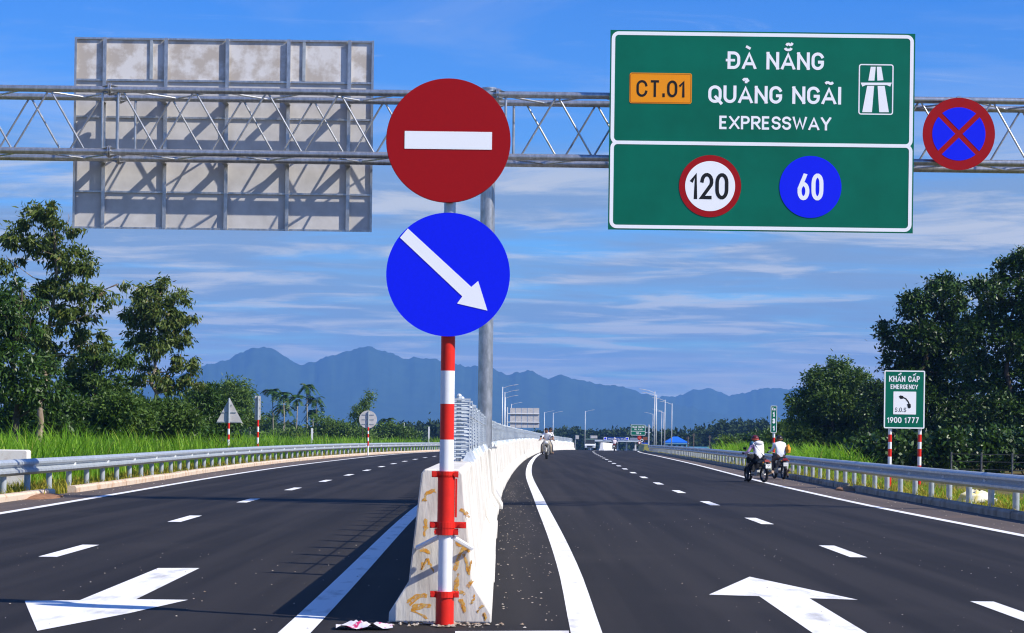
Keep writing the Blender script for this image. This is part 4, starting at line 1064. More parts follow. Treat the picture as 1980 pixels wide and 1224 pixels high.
# areca palms
def frond(parent_m, az, el, ln, rng):
    k = 8; pts = []
    for i in range(k):
        t = i/(k-1); r = ln*t; z = math.sin(el)*r - 1.05*ln*t*t*(.55 + .4*math.cos(el)); pts.append(np.array([math.cos(az)*r*math.cos(el*.6), math.sin(az)*r*math.cos(el*.6), z]))
    qs = []
    side = np.array([-math.sin(az), math.cos(az), 0])
    for i in range(1, k-1):
        for j in range(2):
            p = pts[i] + (pts[i+1]-pts[i])*j*.5; d0 = unit(pts[min(i+1, k-1)] - pts[i-1]); L = ln*.30*(1 - .5*abs(i/(k-1) - .4))
            for s_ in (-1, 1):
                d = unit(d0*.7 + side*s_ + np.array([0, 0, -.25 + rng.normal()*.12])); w = d0*.12*ln
                qs.append(np.array([p, p + w, p + d*L + w*.4, p + d*L]))
    return qs
def palm(px, pytop, pybase, Y, seed, label):
    rng = np.random.default_rng(seed); b = P(px, pybase, Y); z0 = zg(Y); o = thing('areca_palm', label, 'palm tree', (b.x, Y, z0 - .1), group='areca palms beyond the tall grass')
    h = P(px, pytop, Y).z - z0 - .5; q = MB(); lean = rng.normal()*.25
    q.path([(0, 0, 0), (lean*.3, 0, h*.4), (lean, 0, h*.86)], [.11, .085, .07], 7); q.build('trunk', PALMBARK, o, smooth='all')
    q = MB(); q.path([(lean, 0, h*.86), (lean, 0, h)], [.10, .07], 7); q.build('crownshaft', mat('crownshaft', (.10, .17, .05), .5), o, smooth='all')
    Q = []
    for k in range(15):
        el = rng.uniform(.0, 1.3); Q += [v + np.array([lean, 0, h]) for v in frond(o, rng.uniform(0, 6.28), el, rng.uniform(1.5, 2.0), rng)]
    quads_mesh('fronds', np.array(Q), 4, LEAF_PALM, o)
PL = [(484, 752, 'short areca palm just right of the narrow sign seen from behind'), (528, 750, 'areca palm at the left end of the tall palm cluster'), (551, 757, 'areca palm second from the left in the tall cluster'),
      (572, 764, 'areca palm left of the tallest palm'), (594, 741, 'tallest areca palm, its crown above all the others'), (614, 764, 'areca palm at the right end of the tall cluster, pale slim trunk'), (547, 782, 'low areca palm inside the cluster, below the two crowns'), (606, 790, 'low areca palm under the tallest one, drooping fronds')]
for i, (px, py, lb) in enumerate(PL): palm(px, py, 860, 276 + (i*7) % 13, 60 + i, lb)
palm(748, 806, 862, 292, 77, 'lone low palm right of the round sign')

# far woods that read as one mass
def treeline(name, prof, Y, dY, n, seed, L=1.1, m=LEAF_FAR, label=None):
    rng = np.random.default_rng(seed); px = np.array([p[0] for p in prof]); py = np.array([p[1] for p in prof])
    cl = []
    x = px[0]
    while x < px[-1]:
        t = np.interp(x, px, py) + rng.normal()*2.2; Yk = Y + rng.uniform(-.5, .5)*dY; v = P(x, t, Yk); z0 = zg(Yk); hh = max(v.z - z0, 1.5); w = rng.uniform(.30, .55)*hh
        cl.append((v.x, Yk, z0 + hh*.5, w, w*.8, hh*.5)); cl.append((v.x + rng.normal()*w*.6, Yk, z0 + hh*.76, w*.55, w*.5, hh*.24))
        x += w * S(Y) * .8
    pos, out, _ = crown_points(cl, n, rng, 14, L*.9, .75)
    d = unit(rng.standard_normal((len(pos), 3)) + np.array([0, 0, -.1])); q = leaf_quads(pos, d, L*rng.uniform(.6, 1.3, len(pos)), L*.55*rng.uniform(.7, 1.3, len(pos)), rng)
    o = quads_mesh(name, q, 4, m); tag(o, label, kind='stuff'); return o
treeline('distant_woods', [(1030, 838), (1060, 834), (1085, 829), (1110, 829), (1135, 832), (1150, 837), (1165, 836), (1180, 830), (1200, 832), (1215, 836), (1240, 834), (1265, 832), (1290, 834)], 760, 60, 16000, 81, 1.5, label='dark far wood behind the toll plaza')
treeline('distant_woods', [(1280, 834), (1310, 832), (1340, 834), (1368, 830), (1378, 820), (1400, 815), (1440, 816), (1470, 820), (1500, 822), (1530, 828), (1600, 826)], 560, 50, 17000, 82, 1.25, label='dark wood beyond the blue house')
treeline('distant_woods', [(630, 832), (660, 820), (690, 828), (720, 834), (770, 824), (790, 820), (830, 822), (860, 818), (900, 826), (960, 834), (1040, 836)], 520, 60, 15000, 83, 1.2, label='dark wood beyond the bend of the guardrail')
treeline('distant_woods', [(-300, 800), (-100, 790), (60, 800), (250, 805), (400, 800), (520, 815), (640, 830)], 330, 60, 15000, 84, 1.0, label='dark wood behind the eucalyptus trees')
treeline('distant_woods', [(1560, 826), (1700, 800), (1850, 780), (2000, 760), (2300, 740), (2600, 760)], 150, 24, 34000, 85, .42, LEAF_SHADED, label='shaded wood behind the acacias')
treeline('undergrowth', [(-260, 770), (-60, 790), (60, 800), (200, 812), (330, 818), (430, 824)], 94, 12, 22000, 86, .32, LEAF_ACA, label='dark undergrowth behind the tall grass')

treeline('undergrowth', [(1655, 862), (1700, 850), (1780, 838), (1860, 832), (1990, 826), (2200, 815)], 86, 8, 26000, 87, .26, LEAF_SHADED, label='dark undergrowth added for the shade under the big acacias')  # added leaf mass, coloured dark to stand for shade below the trees

# grass
def blades(name, n, area, h, w, m, seed, lean=.5, zoff=0.0):
    rng = np.random.default_rng(seed); pts = []
    x, yv, hs = area(rng, n); n = len(x)
    z = np.array([zg(t) for t in yv]) - .07 + zoff
    az = rng.uniform(0, 2*PI, n); H = h*hs*rng.uniform(.55, 1.15, n); ln = lean*rng.uniform(.2, 1.3, n)*H
    base = np.stack([x, yv, z], 1); dirx = np.stack([np.cos(az), np.sin(az), 0*az], 1); side = np.stack([-np.sin(az), np.cos(az), 0*az], 1)
    up = np.array([0, 0, 1.0]); W = (w*rng.uniform(.6, 1.4, n))[:, None]
    V = []
    for t, ww in ((0, .8), (.4, 1.0), (.75, .75), (1.0, .08)):
        c = base + up*(H*(t - .22*t*t*lean))[:, None] + dirx*(ln*t*t)[:, None]
        V += [c - side*W*ww*.5, c + side*W*ww*.5]
    V = np.stack(V, 1)
    o = quads_mesh(name, V, 8, m, faces=[(0, 1, 3, 2), (2, 3, 5, 4), (4, 5, 7, 6)]); return tag(o, kind='stuff')
def clumped(rng, n, fx, y0, y1, p=1.6, cl=30, rad=.28, hvar=.35):
    nc = max(1, n // cl); u = rng.uniform(0, 1, nc); cy = y0 + (y1-y0)*u**p
    cx = np.array([fx(rng, t) for t in cy]); ch = 1 + rng.normal(size=nc)*hvar*.5; i = np.repeat(np.arange(nc), cl)
    return cx[i] + rng.normal(size=len(i))*rad, cy[i] + rng.normal(size=len(i))*rad, np.clip(ch[i], .45, 1.7)
def clear_block(x, y, h):                    # trodden ground before the concrete block
    k = ~((y < 45.0) & (x > -12.6)); return x[k], y[k], h[k]
blades('tall_grass', 60000, lambda r, n: clear_block(*clumped(r, n, lambda q, t: guard_l(t) - 1.15 - q.uniform(0, 1)**1.3*16, 30, 108)), 1.25, .030, GRASS_TALL, 91, .55)
blades('tall_grass', 12000, lambda r, n: clumped(r, n, lambda q, t: guard_l(t) - 1.2 - q.uniform(0, 1)*30, 100, 235, 1.0), 1.2, .05, GRASS_TALL, 92, .5)
blades('verge_grass', 30000, lambda r, n: clumped(r, n, lambda q, t: guard_l(t) + .2 - q.uniform(0, 1)*1.8, 28, 160, 1.8, 14, .14), .30, .016, GRASS_LOW, 93, .7)
blades('verge_grass', 42000, lambda r, n: clumped(r, n, lambda q, t: guard_r(t) - .15 + q.uniform(0, 1)*2.3, 26, 205, 1.8, 14, .14), .28, .016, GRASS_LOW, 94, .7)
blades('verge_grass', 8000, lambda r, n: clumped(r, n, lambda q, t: guard_r(t) + .5 + q.uniform(0, 1)*(1.4 if t < 92 else 6), 30, 160, 1.6, 20, .25), .30, .020, GRASS_TALL, 95, .6)
blades('reeds', 9000, lambda r, n: clumped(r, n, lambda q, t: guard_r(t) + 1.5 + q.uniform(0, 1)*2.6, 80, 128, 1.0, 26, .3), 1.15, .045, GRASS_TALL, 96, .8)

# ================================================================== ROADSIDE ODDS AND ENDS
bc = P(18, 935, 44.5)
blk = MB(); blk.plate(rrect(-.55, .44, 0, .95, .05), -.18, .18)
o = blk.build('concrete_block', mat('whitewashed_concrete', (.74, .71, .66), .85, col2=(.52, .42, .34), nscale=3.5, lo=.25, hi=.45), bevel=.02); o.location = (bc.x, 44.5, -.05)
tag(o, 'white concrete block behind the guardrail at the photo\'s left edge', 'concrete block')
def lump(name, label, cat, loc, size, m, seed, n=(14, 8)):
    rng = np.random.default_rng(seed); q = MB(); q.ball((0, 0, 0), size, n[0], n[1], zmin=-.3)
    q.v = [tuple(np.array(v)*(1 + rng.normal()*.13)) for v in q.v]; o = q.build(name, m, smooth='all'); o.location = loc; return tag(o, label, cat)
BAG = mat('plastic_sack', (.78, .74, .58), .45, col2=(.80, .66, .22), nscale=4, lo=.4, hi=.5)
v = G(1885, 969, .1); lump('rubbish_sack', 'white and yellow plastic sack lying in the verge grass behind the guardrail', 'rubbish sack', (guard_r(v.y) + .45, v.y, .12), (.42, .24, .20), BAG, 5)
q = MB()
rng = np.random.default_rng(8); N = 11
vv = [[(0.36*(i/N-.5)*2, .16*(j/5-.5)*2 * (1 - .5*abs(i/N-.5)), .012 + .045*max(0, math.sin(i*1.1+j*.9))*math.exp(-abs(i/N-.45)*2) + rng.uniform(0, .012)) for j in range(6)] for i in range(N+1)]
q.add([p for r in vv for p in r], [(i*6+j, (i+1)*6+j, (i+1)*6+j+1, i*6+j+1) for i in range(N) for j in range(5)])
pl = mat('striped_plastic', (.85, .80, .82), .4, col2=(.70, .04, .16), nscale=7, lo=.42, hi=.46)
o = q.build('plastic_bag', pl, smooth='all'); p = G(704, 1216); o.location = (p.x, p.y, 0); o.rotation_euler = (0, 0, .1); o.scale = (.55, .9, 1.0)
tag(o, 'crumpled white and pink plastic bag lying on the road before the barrier end', 'plastic bag')
q = MB(); q.ball((0, 0, 0), (1.1, .35, .10), 18, 5, zmin=0); q.v = [tuple(np.array(a)*(1+rng.normal()*.08)) for a in q.v]
o = q.build('soil_heap', mat('red_soil', (.34, .17, .085), .95, noise=.4, nscale=6), smooth='all'); v = G(1650, 944); o.location = (guard_r(53.5) - .55, 53.5, .0); o.rotation_euler[2] = 1.45; tag(o, 'low heap of reddish soil in the kerb gap', 'soil heap')
q = MB(); q.ball((0, 0, 0), (1.3, .4, .07), 18, 5, zmin=0); q.v = [tuple(np.array(a)*(1+rng.normal()*.08)) for a in q.v]
o = q.build('soil_heap', MATS['red_soil'], smooth='all'); v = G(20, 962); o.location = (guard_l(40) + .5, 39.6, .0); o.rotation_euler[2] = 1.6; tag(o, 'spill of red soil by the pale kerb', 'soil heap')
# slim concrete posts beyond the fields
for px, top, base, Y, lb in ((603, 828, 862, 150, 'white concrete post below the tallest palm'), (829, 825, 860, 190, 'slim white post beyond the bend of the guardrail'), (781, 818, 850, 300, 'short pale post in front of the dark wood')):
    b = P(px, base, Y); q = MB(); h = P(px, top, Y).z - zg(Y); q.box(-.07, .07, -.07, .07, 0, h); q.box(-.10, .10, -.02, .02, h - .35, h - .27)
    o = q.build('concrete_post', WHITE); o.location = (b.x, Y, zg(Y)); tag(o, lb, 'post')
wf = thing('wire_fence', 'thin pale wire fence in the shade under the acacias, at the photo\'s right edge', 'fence', (17.0, 76, 0))
for k in range(9):
    q = MB(); q.tube((k*.95, k*-.9, -.2), (k*.95, k*-.9, .95), .035, n=6); q.build('post', mat('dark_weathered_fence_steel', (.12, .12, .12), .7), wf)  # dark weathered steel, so the fence stays inconspicuous
for z in (.3, .6, .88): q = MB(); q.path([(k*.95, k*-.9, z) for k in range(9)], .008, 4); q.build('wire', MATS['dark_weathered_fence_steel'], wf)

# ================================================================== LIGHT POLES, FAR SIGNS, TOLL PLAZA
POLE = mat('pale_lamp_pole', (.60, .62, .63), .5, .2)
def lamp(px, pytop, Y, arm, lb, arm_len=1.9):
    b = P(px, 850, Y); h = P(px, pytop, Y).z - zg(Y); o = thing('street_lamp', lb, 'street lamp', (b.x, Y, zg(Y)), group='street lamps along the expressway')
    q = MB(); q.tube((0, 0, 0), (0, 0, h), .13, .07, n=8); q.build('pole', POLE, o, smooth='all')
    q = MB(); q.path([(0, 0, h - .25), (arm*arm_len*.5, 0, h + .12), (arm*arm_len, 0, h + .32)], .045, 6); q.build('arm', POLE, o)
    q = MB(); x0 = arm*arm_len; q.loft([[(x0, -.13, h+.27), (x0, .13, h+.27), (x0, .13, h+.38), (x0, -.13, h+.38)], [(x0 + arm*.75, -.10, h+.40), (x0 + arm*.75, .10, h+.40), (x0 + arm*.75, .10, h+.46), (x0 + arm*.75, -.10, h+.46)]]); q.build('lamp_head', POLE, o)
for a in ((1265, 757, 330, -1, 'front lamp pole of the clump by the blue house, arm over the road'), (1268.5, 763, 352, -1, 'lamp pole standing just beside the tallest one'), (1285, 773, 400, -1, 'lamp pole in the middle of the clump, arm reaching over the road'),
          (1298.5, 780, 415, -1, 'lamp pole nearest the blue house roof'), (1279, 794, 520, -1, 'short far lamp pole inside the clump'), (1283, 797, 560, -1, 'shortest far lamp pole inside the clump'), (1262, 800, 600, -1, 'thin far lamp pole left of the tallest pair'),
          (970.5, 748, 330, 1, 'tall lamp pole right of the gantry post'), (975, 758, 365, 1, 'lamp pole close behind the tall one by the gantry post'), (976, 768, 400, 1, 'third lamp pole of the row behind the gantry post'), (988, 781, 480, 1, 'lamp pole rising behind the far grey sign board'),
          (1052, 797, 520, 1, 'thin lamp pole above the riders coming along the barrier'), (1069, 798, 540, 1, 'thin lamp pole right of the oncoming riders'), (1131, 795, 560, 1, 'lone lamp pole above the oncoming van')):
    lamp(*a)

# grey sign seen from behind, far along the barrier
FY = 360; fb = P(980, 860, FY); fs = thing('road_sign', 'far grey sign board seen from behind on one post, above the median fence', 'road sign', (fb.x, FY, zg(FY)))
def fp(px, py): p = P(px, py, FY); return (p.x - fb.x, p.z - zg(FY))
q = MB(); q.tube((0, 0, 0), (0, 0, fp(980, 787)[1]), .13, n=10); q.build('post', POLE, fs)
xs_ = [986, 997, 1008, 1020, 1031, 1043]
for c in range(5):
    for t, b_ in ((789, 800), (801, 816), (817.5, 827)):
        (x0, z0), (x1, z1) = fp(xs_[c], b_), fp(xs_[c+1], t); q = MB(); q.box(x0 + .03, x1 - .03, .1, .13, z0, z1); q.build('panel', ALU, fs)
for py in (800, 816.5):
    (x0, z0), (x1, _) = fp(980, py), fp(1043, py); q = MB(); q.tube((x0, 0, z0), (x1, 0, z0), .10, n=8); q.build('arm', POLE, fs)

# green toll plaza sign on its post
TY = 255; tb = P(1254, 862, TY); ts = thing('toll_sign', 'green toll plaza sign on a cantilever post beside the lamp poles', 'road sign', (tb.x, TY, zg(TY)))
def tp(px, py): p = P(px, py, TY); return (p.x - tb.x, p.z - zg(TY))
q = MB(); q.tube((0, 0, -.1), (0, 0, tp(1254, 821)[1]), .09, n=10); q.build('post', POLE, ts)
for py in (825.5, 836.5):
    q = MB(); (x0, z0) = tp(1235, py); q.tube((x0, .04, z0), (.25, .04, z0), .045, n=8); q.build('arm', POLE, ts)
(x0, z0), (x1, z1) = tp(1219.5, 841.8), tp(1248.3, 821.3); q = MB(); q.plate(rrect(x0, x1, z0, z1, .08), -.03, -.005); tbd = q.build('board', SIGNGREEN, ts)
q = MB(); zd = tp(1234, 834)[1]; frame_ring(q, x0 + .015, x1 - .015, zd - .012, z1 - .015, .07, .045, -.035); frame_ring(q, x0 + .015, x1 - .015, z0 + .015, zd + .03, .07, .045, -.037); q.build('border', SIGNWHITE, tbd)
for s, pt, pb, a, b_ in (('TRẠM THU PHÍ', 824, 827.3, 1222.5, 1245.5), ('TOLL PLAZA', 828.8, 831.6, 1226, 1242.5), ('750 m', 836, 839.4, 1229.5, 1239.5)):
    (xa, za), (xb, zb) = tp(a, pb), tp(b_, pt); q = MB(); text(q, s, (xa+xb)/2, za, (pb-pt)/S(TY), -.04, .18, total=xb-xa); q.build('lettering', SIGNWHITE, tbd)

# cluster of small signs below it
CY = 262; cb = P(1238, 866, CY)
def small_disc(px, py, r, m_ring, m_in, lb, nm='round_sign'):
    p = P(px, py, CY); o = thing(nm, lb, 'road sign', (p.x, CY, zg(CY)), group='small round signs under the toll sign'); rr = r/S(CY); zc_ = p.z - zg(CY)
    q = MB(); q.tube((0, .05, 0), (0, .05, zc_ + rr), .035, n=6); q.build('post', POLE, o)
    q = MB(); q.disc(0, zc_, rr, -.02, 0, 28); d_ = q.build('disc', m_ring, o)
    q = MB(); q.disc(0, zc_, rr*.62, -.03, -.021, 28); q.build('disc_face', m_in, d_)
small_disc(1236.5, 846.5, 4.2, SIGNRED, mat('faded_red', (.6, .1, .07), .5), 'round red sign, uppermost of the small cluster under the toll sign')
small_disc(1241, 851.5, 3.0, SIGNWHITE, BLACK, 'round white sign with dark middle, in the small cluster')
small_disc(1236.5, 856, 3.0, SIGNRED, SIGNWHITE, 'lowest round red and white sign in the small cluster'); CY = 268
p0, p1 = P(1243, 851, CY), P(1252, 845, CY); q = MB(); q.box(p0.x, p1.x, CY, CY + .05, p0.z, p1.z); q.box(p0.x + .2, p0.x + .3, CY + .055, CY + .12, zg(CY), p1.z)
tag(q.build('brown_board', mat('brown_board', (.22, .07, .035), .6)), 'small brown board beside the green toll sign\'s post', 'board')
p0, p1 = P(1240, 861, CY), P(1253, 856, CY); q = MB(); q.box(p0.x, p1.x, CY - .3, CY - .25, p0.z, p1.z); q.box(p0.x + .2, p0.x + .3, CY - .245, CY - .18, zg(CY), p1.z)
tag(q.build('blue_board', mat('blue_board', (.02, .08, .5), .5)), 'small blue board at the foot of the toll sign\'s post', 'board')
# yellow-green crash cushion where the guardrail starts
q = MB(); q.loft([[(-.45, 0, 0), (.35, 0, 0), (.35, 0, .75), (-.25, 0, .8)], [(-.55, 9, 0), (.55, 9, 0), (.5, 9, .85), (-.3, 9, .85)]])
o = q.build('crash_cushion', mat('yellow_cushion', (.42, .38, .08), .6, col2=(.2, .22, .1), nscale=2)); o.location = (guard_r(232) - .2, 232, zg(232)); tag(o, 'yellowish crash cushion at the far guardrail end', 'crash cushion')

# blue roadside house
HY = 430; hb = P(1308, 862, HY)
house = thing('blue_house', 'small light blue building with a bright blue hipped roof beyond the guardrail', 'house', (hb.x, HY, zg(HY)))
BW = mat('light_blue_wall', (.13, .42, .62), .7, noise=.25, nscale=1.5); BR = mat('bright_blue_roof', (.015, .13, .62), .5)
hw_ = 21/S(HY); q = MB(); q.box(-hw_, hw_, 0, 4.5, 0, 2.2); q.build('wall', BW, house)
q = MB(); q.add([(-hw_-.3, -.4, 2.2), (hw_+.3, -.4, 2.2), (hw_+.3, 4.9, 2.2), (-hw_-.3, 4.9, 2.2), (-.5, 2.2, 3.5), (.5, 2.2, 3.5)], [(0,1,5,4), (1,2,5), (2,3,4,5), (3,0,4), (3,2,1,0)]); q.build('roof', BR, house)
q = MB(); q.box(-hw_-.3, hw_+.3, -.9, -.45, 1.95, 2.05); q.build('eave', mat('pale_blue_trim', (.3, .55, .75), .6), house)
for k in range(4):
    x = -hw_ + .5 + k*1.15; q = MB(); q.box(x, x + .55, -.04, -.003, .95, 1.7); w_ = q.build('window', GLASS, house); q = MB(); q.box(x - .05, x + .6, -.06, -.041, .88, .95); q.build('sill', WHITE, w_)
q = MB(); q.box(0, 4.2, 0, 3, 0, 1.2); q.box(-.1, 4.3, -.1, 3.1, 1.2, 1.4); o = q.build('blue_shed', BW); p = P(1334, 862, 440); o.location = (p.x, 440, zg(440)); tag(o, 'low light blue shed right of the blue house', 'shed')
for px, t in ((1341, 838), (1372, 842), (1330, 844)):
    b = P(px, 860, 300); h = P(px, t, 300).z - zg(300); q = MB(); q.tube((0, 0, 0), (0, 0, h), .09, n=6); q.box(-.25, .25, -.03, .03, h - .3, h - .2); o = q.build('wooden_pole', mat('weathered_wood', (.16, .13, .11), .9)); o.location = (b.x, 300, zg(300)); tag(o, {1341: 'weathered pole between the blue shed and the dark wood', 1372: 'weathered pole before the dark wood', 1330: 'short weathered pole against the blue house'}[px], 'pole')

# toll plaza
PY = 640
def pp(px, py, Y=PY): p = P(px, py, Y); return p
toll = thing('toll_plaza', 'wide toll plaza canopy with a blue signboard across the far road', 'toll plaza', (pp(1185, 860).x, PY, zg(PY)))
ox = pp(1185, 860).x; oz = zg(PY)
x0, x1 = pp(1137, 853).x - ox, pp(1236, 853).x - ox; zc0, zc1 = pp(1185, 854).z - oz, pp(1185, 850.8).z - oz
q = MB(); q.box(x0, x1, 0, 14, zc0, zc1); q.build('canopy', mat('canopy_white', (.62, .68, .74), .6), toll)
for k in range(6):
    x = x0 + 1 + (x1-x0-2)*k/5; q = MB(); q.box(x-.25, x+.25, 3, 3.5, 0, zc0); q.build('column', WHITE, toll)
    q = MB(); q.box(x-.7, x+.7, 4, 7, 0, 2.6); bt = q.build('booth', mat('booth_grey', (.3, .33, .38), .6), toll); q = MB(); q.box(x-.72, x+.72, 4.4, 6.4, 1.2, 2.1); q.build('window', GLASS, bt)
xa, za = pp(1167, 850.6).x - ox, pp(1185, 850.6).z - oz; xb, zb = pp(1216, 845.6).x - ox, pp(1185, 845.2).z - oz
q = MB(); q.box(xa, xb, -.1, .25, za, zb); sb = q.build('signboard', mat('signboard_blue', (.012, .05, .30), .6), toll)
q = MB(); text(q, 'TRẠM THU PHÍ', (xa+xb)/2, za + .12, (zb-za)*.42, -.12, .2, total=(xb-xa)*.68); q.build('lettering', SIGNWHITE, sb)
for cxx in (xa + .55, xb - .55):
    q = MB(); q.box(cxx - .52, cxx + .52, -.14, -.101, za, zb); e_ = q.build('emblem', SIGNWHITE, sb); q = MB(); q.disc(cxx, (za+zb)/2, .36, -.16, -.141, 20); q.build('emblem_disc', SIGNBLUE, e_)
(xc, zc_), (xd, zd_) = (pp(1218, 851).x - ox, pp(1218, 850.7).z - oz), (pp(1234, 846).x - ox, pp(1234, 846.5).z - oz); q = MB(); q.box(xc, xd, -.1, .2, zc_, zd_); q.build('signboard', mat('signboard_grey', (.25, .28, .36), .6), toll)
# small back-of-sign boards before the plaza
for px0, py0, px1, py1, Y, lb in ((1113, 849, 1119.5, 842, 420, 'small grey sign back right of the barrier end'), (1142, 847.5, 1155, 842.3, 560, 'small grey sign back above the oncoming van')):
    p0, p1 = P(px0, py0, Y), P(px1, py1, Y); o = thing('road_sign', lb, 'road sign', (p0.x, Y, zg(Y))); q = MB(); q.box(0, p1.x-p0.x, 0, .05, p0.z - zg(Y), p1.z - zg(Y)); q.build('board', ALU, o); q = MB(); q.box(-.12, 0, .06, .18, 0, p1.z - zg(Y)); q.build('post', POLE, o)

# short white divider on the far road
dv = thing('road_divider', 'short white concrete divider on the far road, beside the rider in pale pink', 'barrier', (P(1163, 872, 255).x, 255, zg(255)))
for k in range(14):
    def sec(t):
        x = 2.9e-3*0 + .082*t; z = zg(255 + t) - zg(255); return [(x - .36, t, z), (x - .2, t, z + .3), (x - .13, t, z + 1.05), (x + .13, t, z + 1.05), (x + .2, t, z + .3), (x + .36, t, z)]
    q = MB(); q.loft([sec(k*4.0), sec(k*4.0 + 3.95)]); q.build('barrier_segment', WHITE, dv)

# oncoming van
VY = 320; vb = P(1140.5, 868, VY)
van = thing('white_van', 'white van with dark windscreen coming from the toll plaza', 'van', (vb.x, VY, zg(VY)), rotz=-.06)
VW = mat('van_white', (.72, .73, .74), .35); VD = mat('van_dark', (.03, .035, .04), .3)
q = MB(); q.loft([[(-.82, 0, .35), (.82, 0, .35), (.84, 0, .85), (-.84, 0, .85)], [(-.86, .5, .3), (.86, .5, .3), (.86, .5, 1.0), (-.86, .5, 1.0)], [(-.86, 4.2, .3), (.86, 4.2, .3), (.86, 4.2, 1.1), (-.86, 4.2, 1.1)]]); q.build('body', VW, van, bevel=.05)
q = MB(); q.loft([[(-.82, .5, 1.002), (.82, .5, 1.002), (.82, 4.1, 1.1), (-.82, 4.1, 1.1)], [(-.70, 1.1, 1.72), (.70, 1.1, 1.72), (.72, 4.0, 1.72), (-.72, 4.0, 1.72)]]); q.build('cabin', VD, van, bevel=.04)
q = MB(); q.loft([[(-.70, 1.1, 1.725), (.70, 1.1, 1.725), (.72, 4.0, 1.725), (-.72, 4.0, 1.725)], [(-.6, 1.3, 1.84), (.6, 1.3, 1.84), (.62, 3.9, 1.84), (-.62, 3.9, 1.84)]]); q.build('roof', mat('van_roof', (.12, .2, .18), .4), van)
for s_ in (-1, 1):
    for yy in (.8, 3.4): q = MB(); q.tube((s_*.88, yy, .32), (s_*.70, yy, .32), .32, n=16); q.build('wheel', TYRE, van)
    q = MB(); q.box(s_*.72 - .1, s_*.72 + .1, -.02, .03, .62, .78); q.build('headlight', SIGNWHITE, van)
q = MB(); q.box(-.45, .45, -.03, -.002, .45, .7); q.build('grille', VD, van)

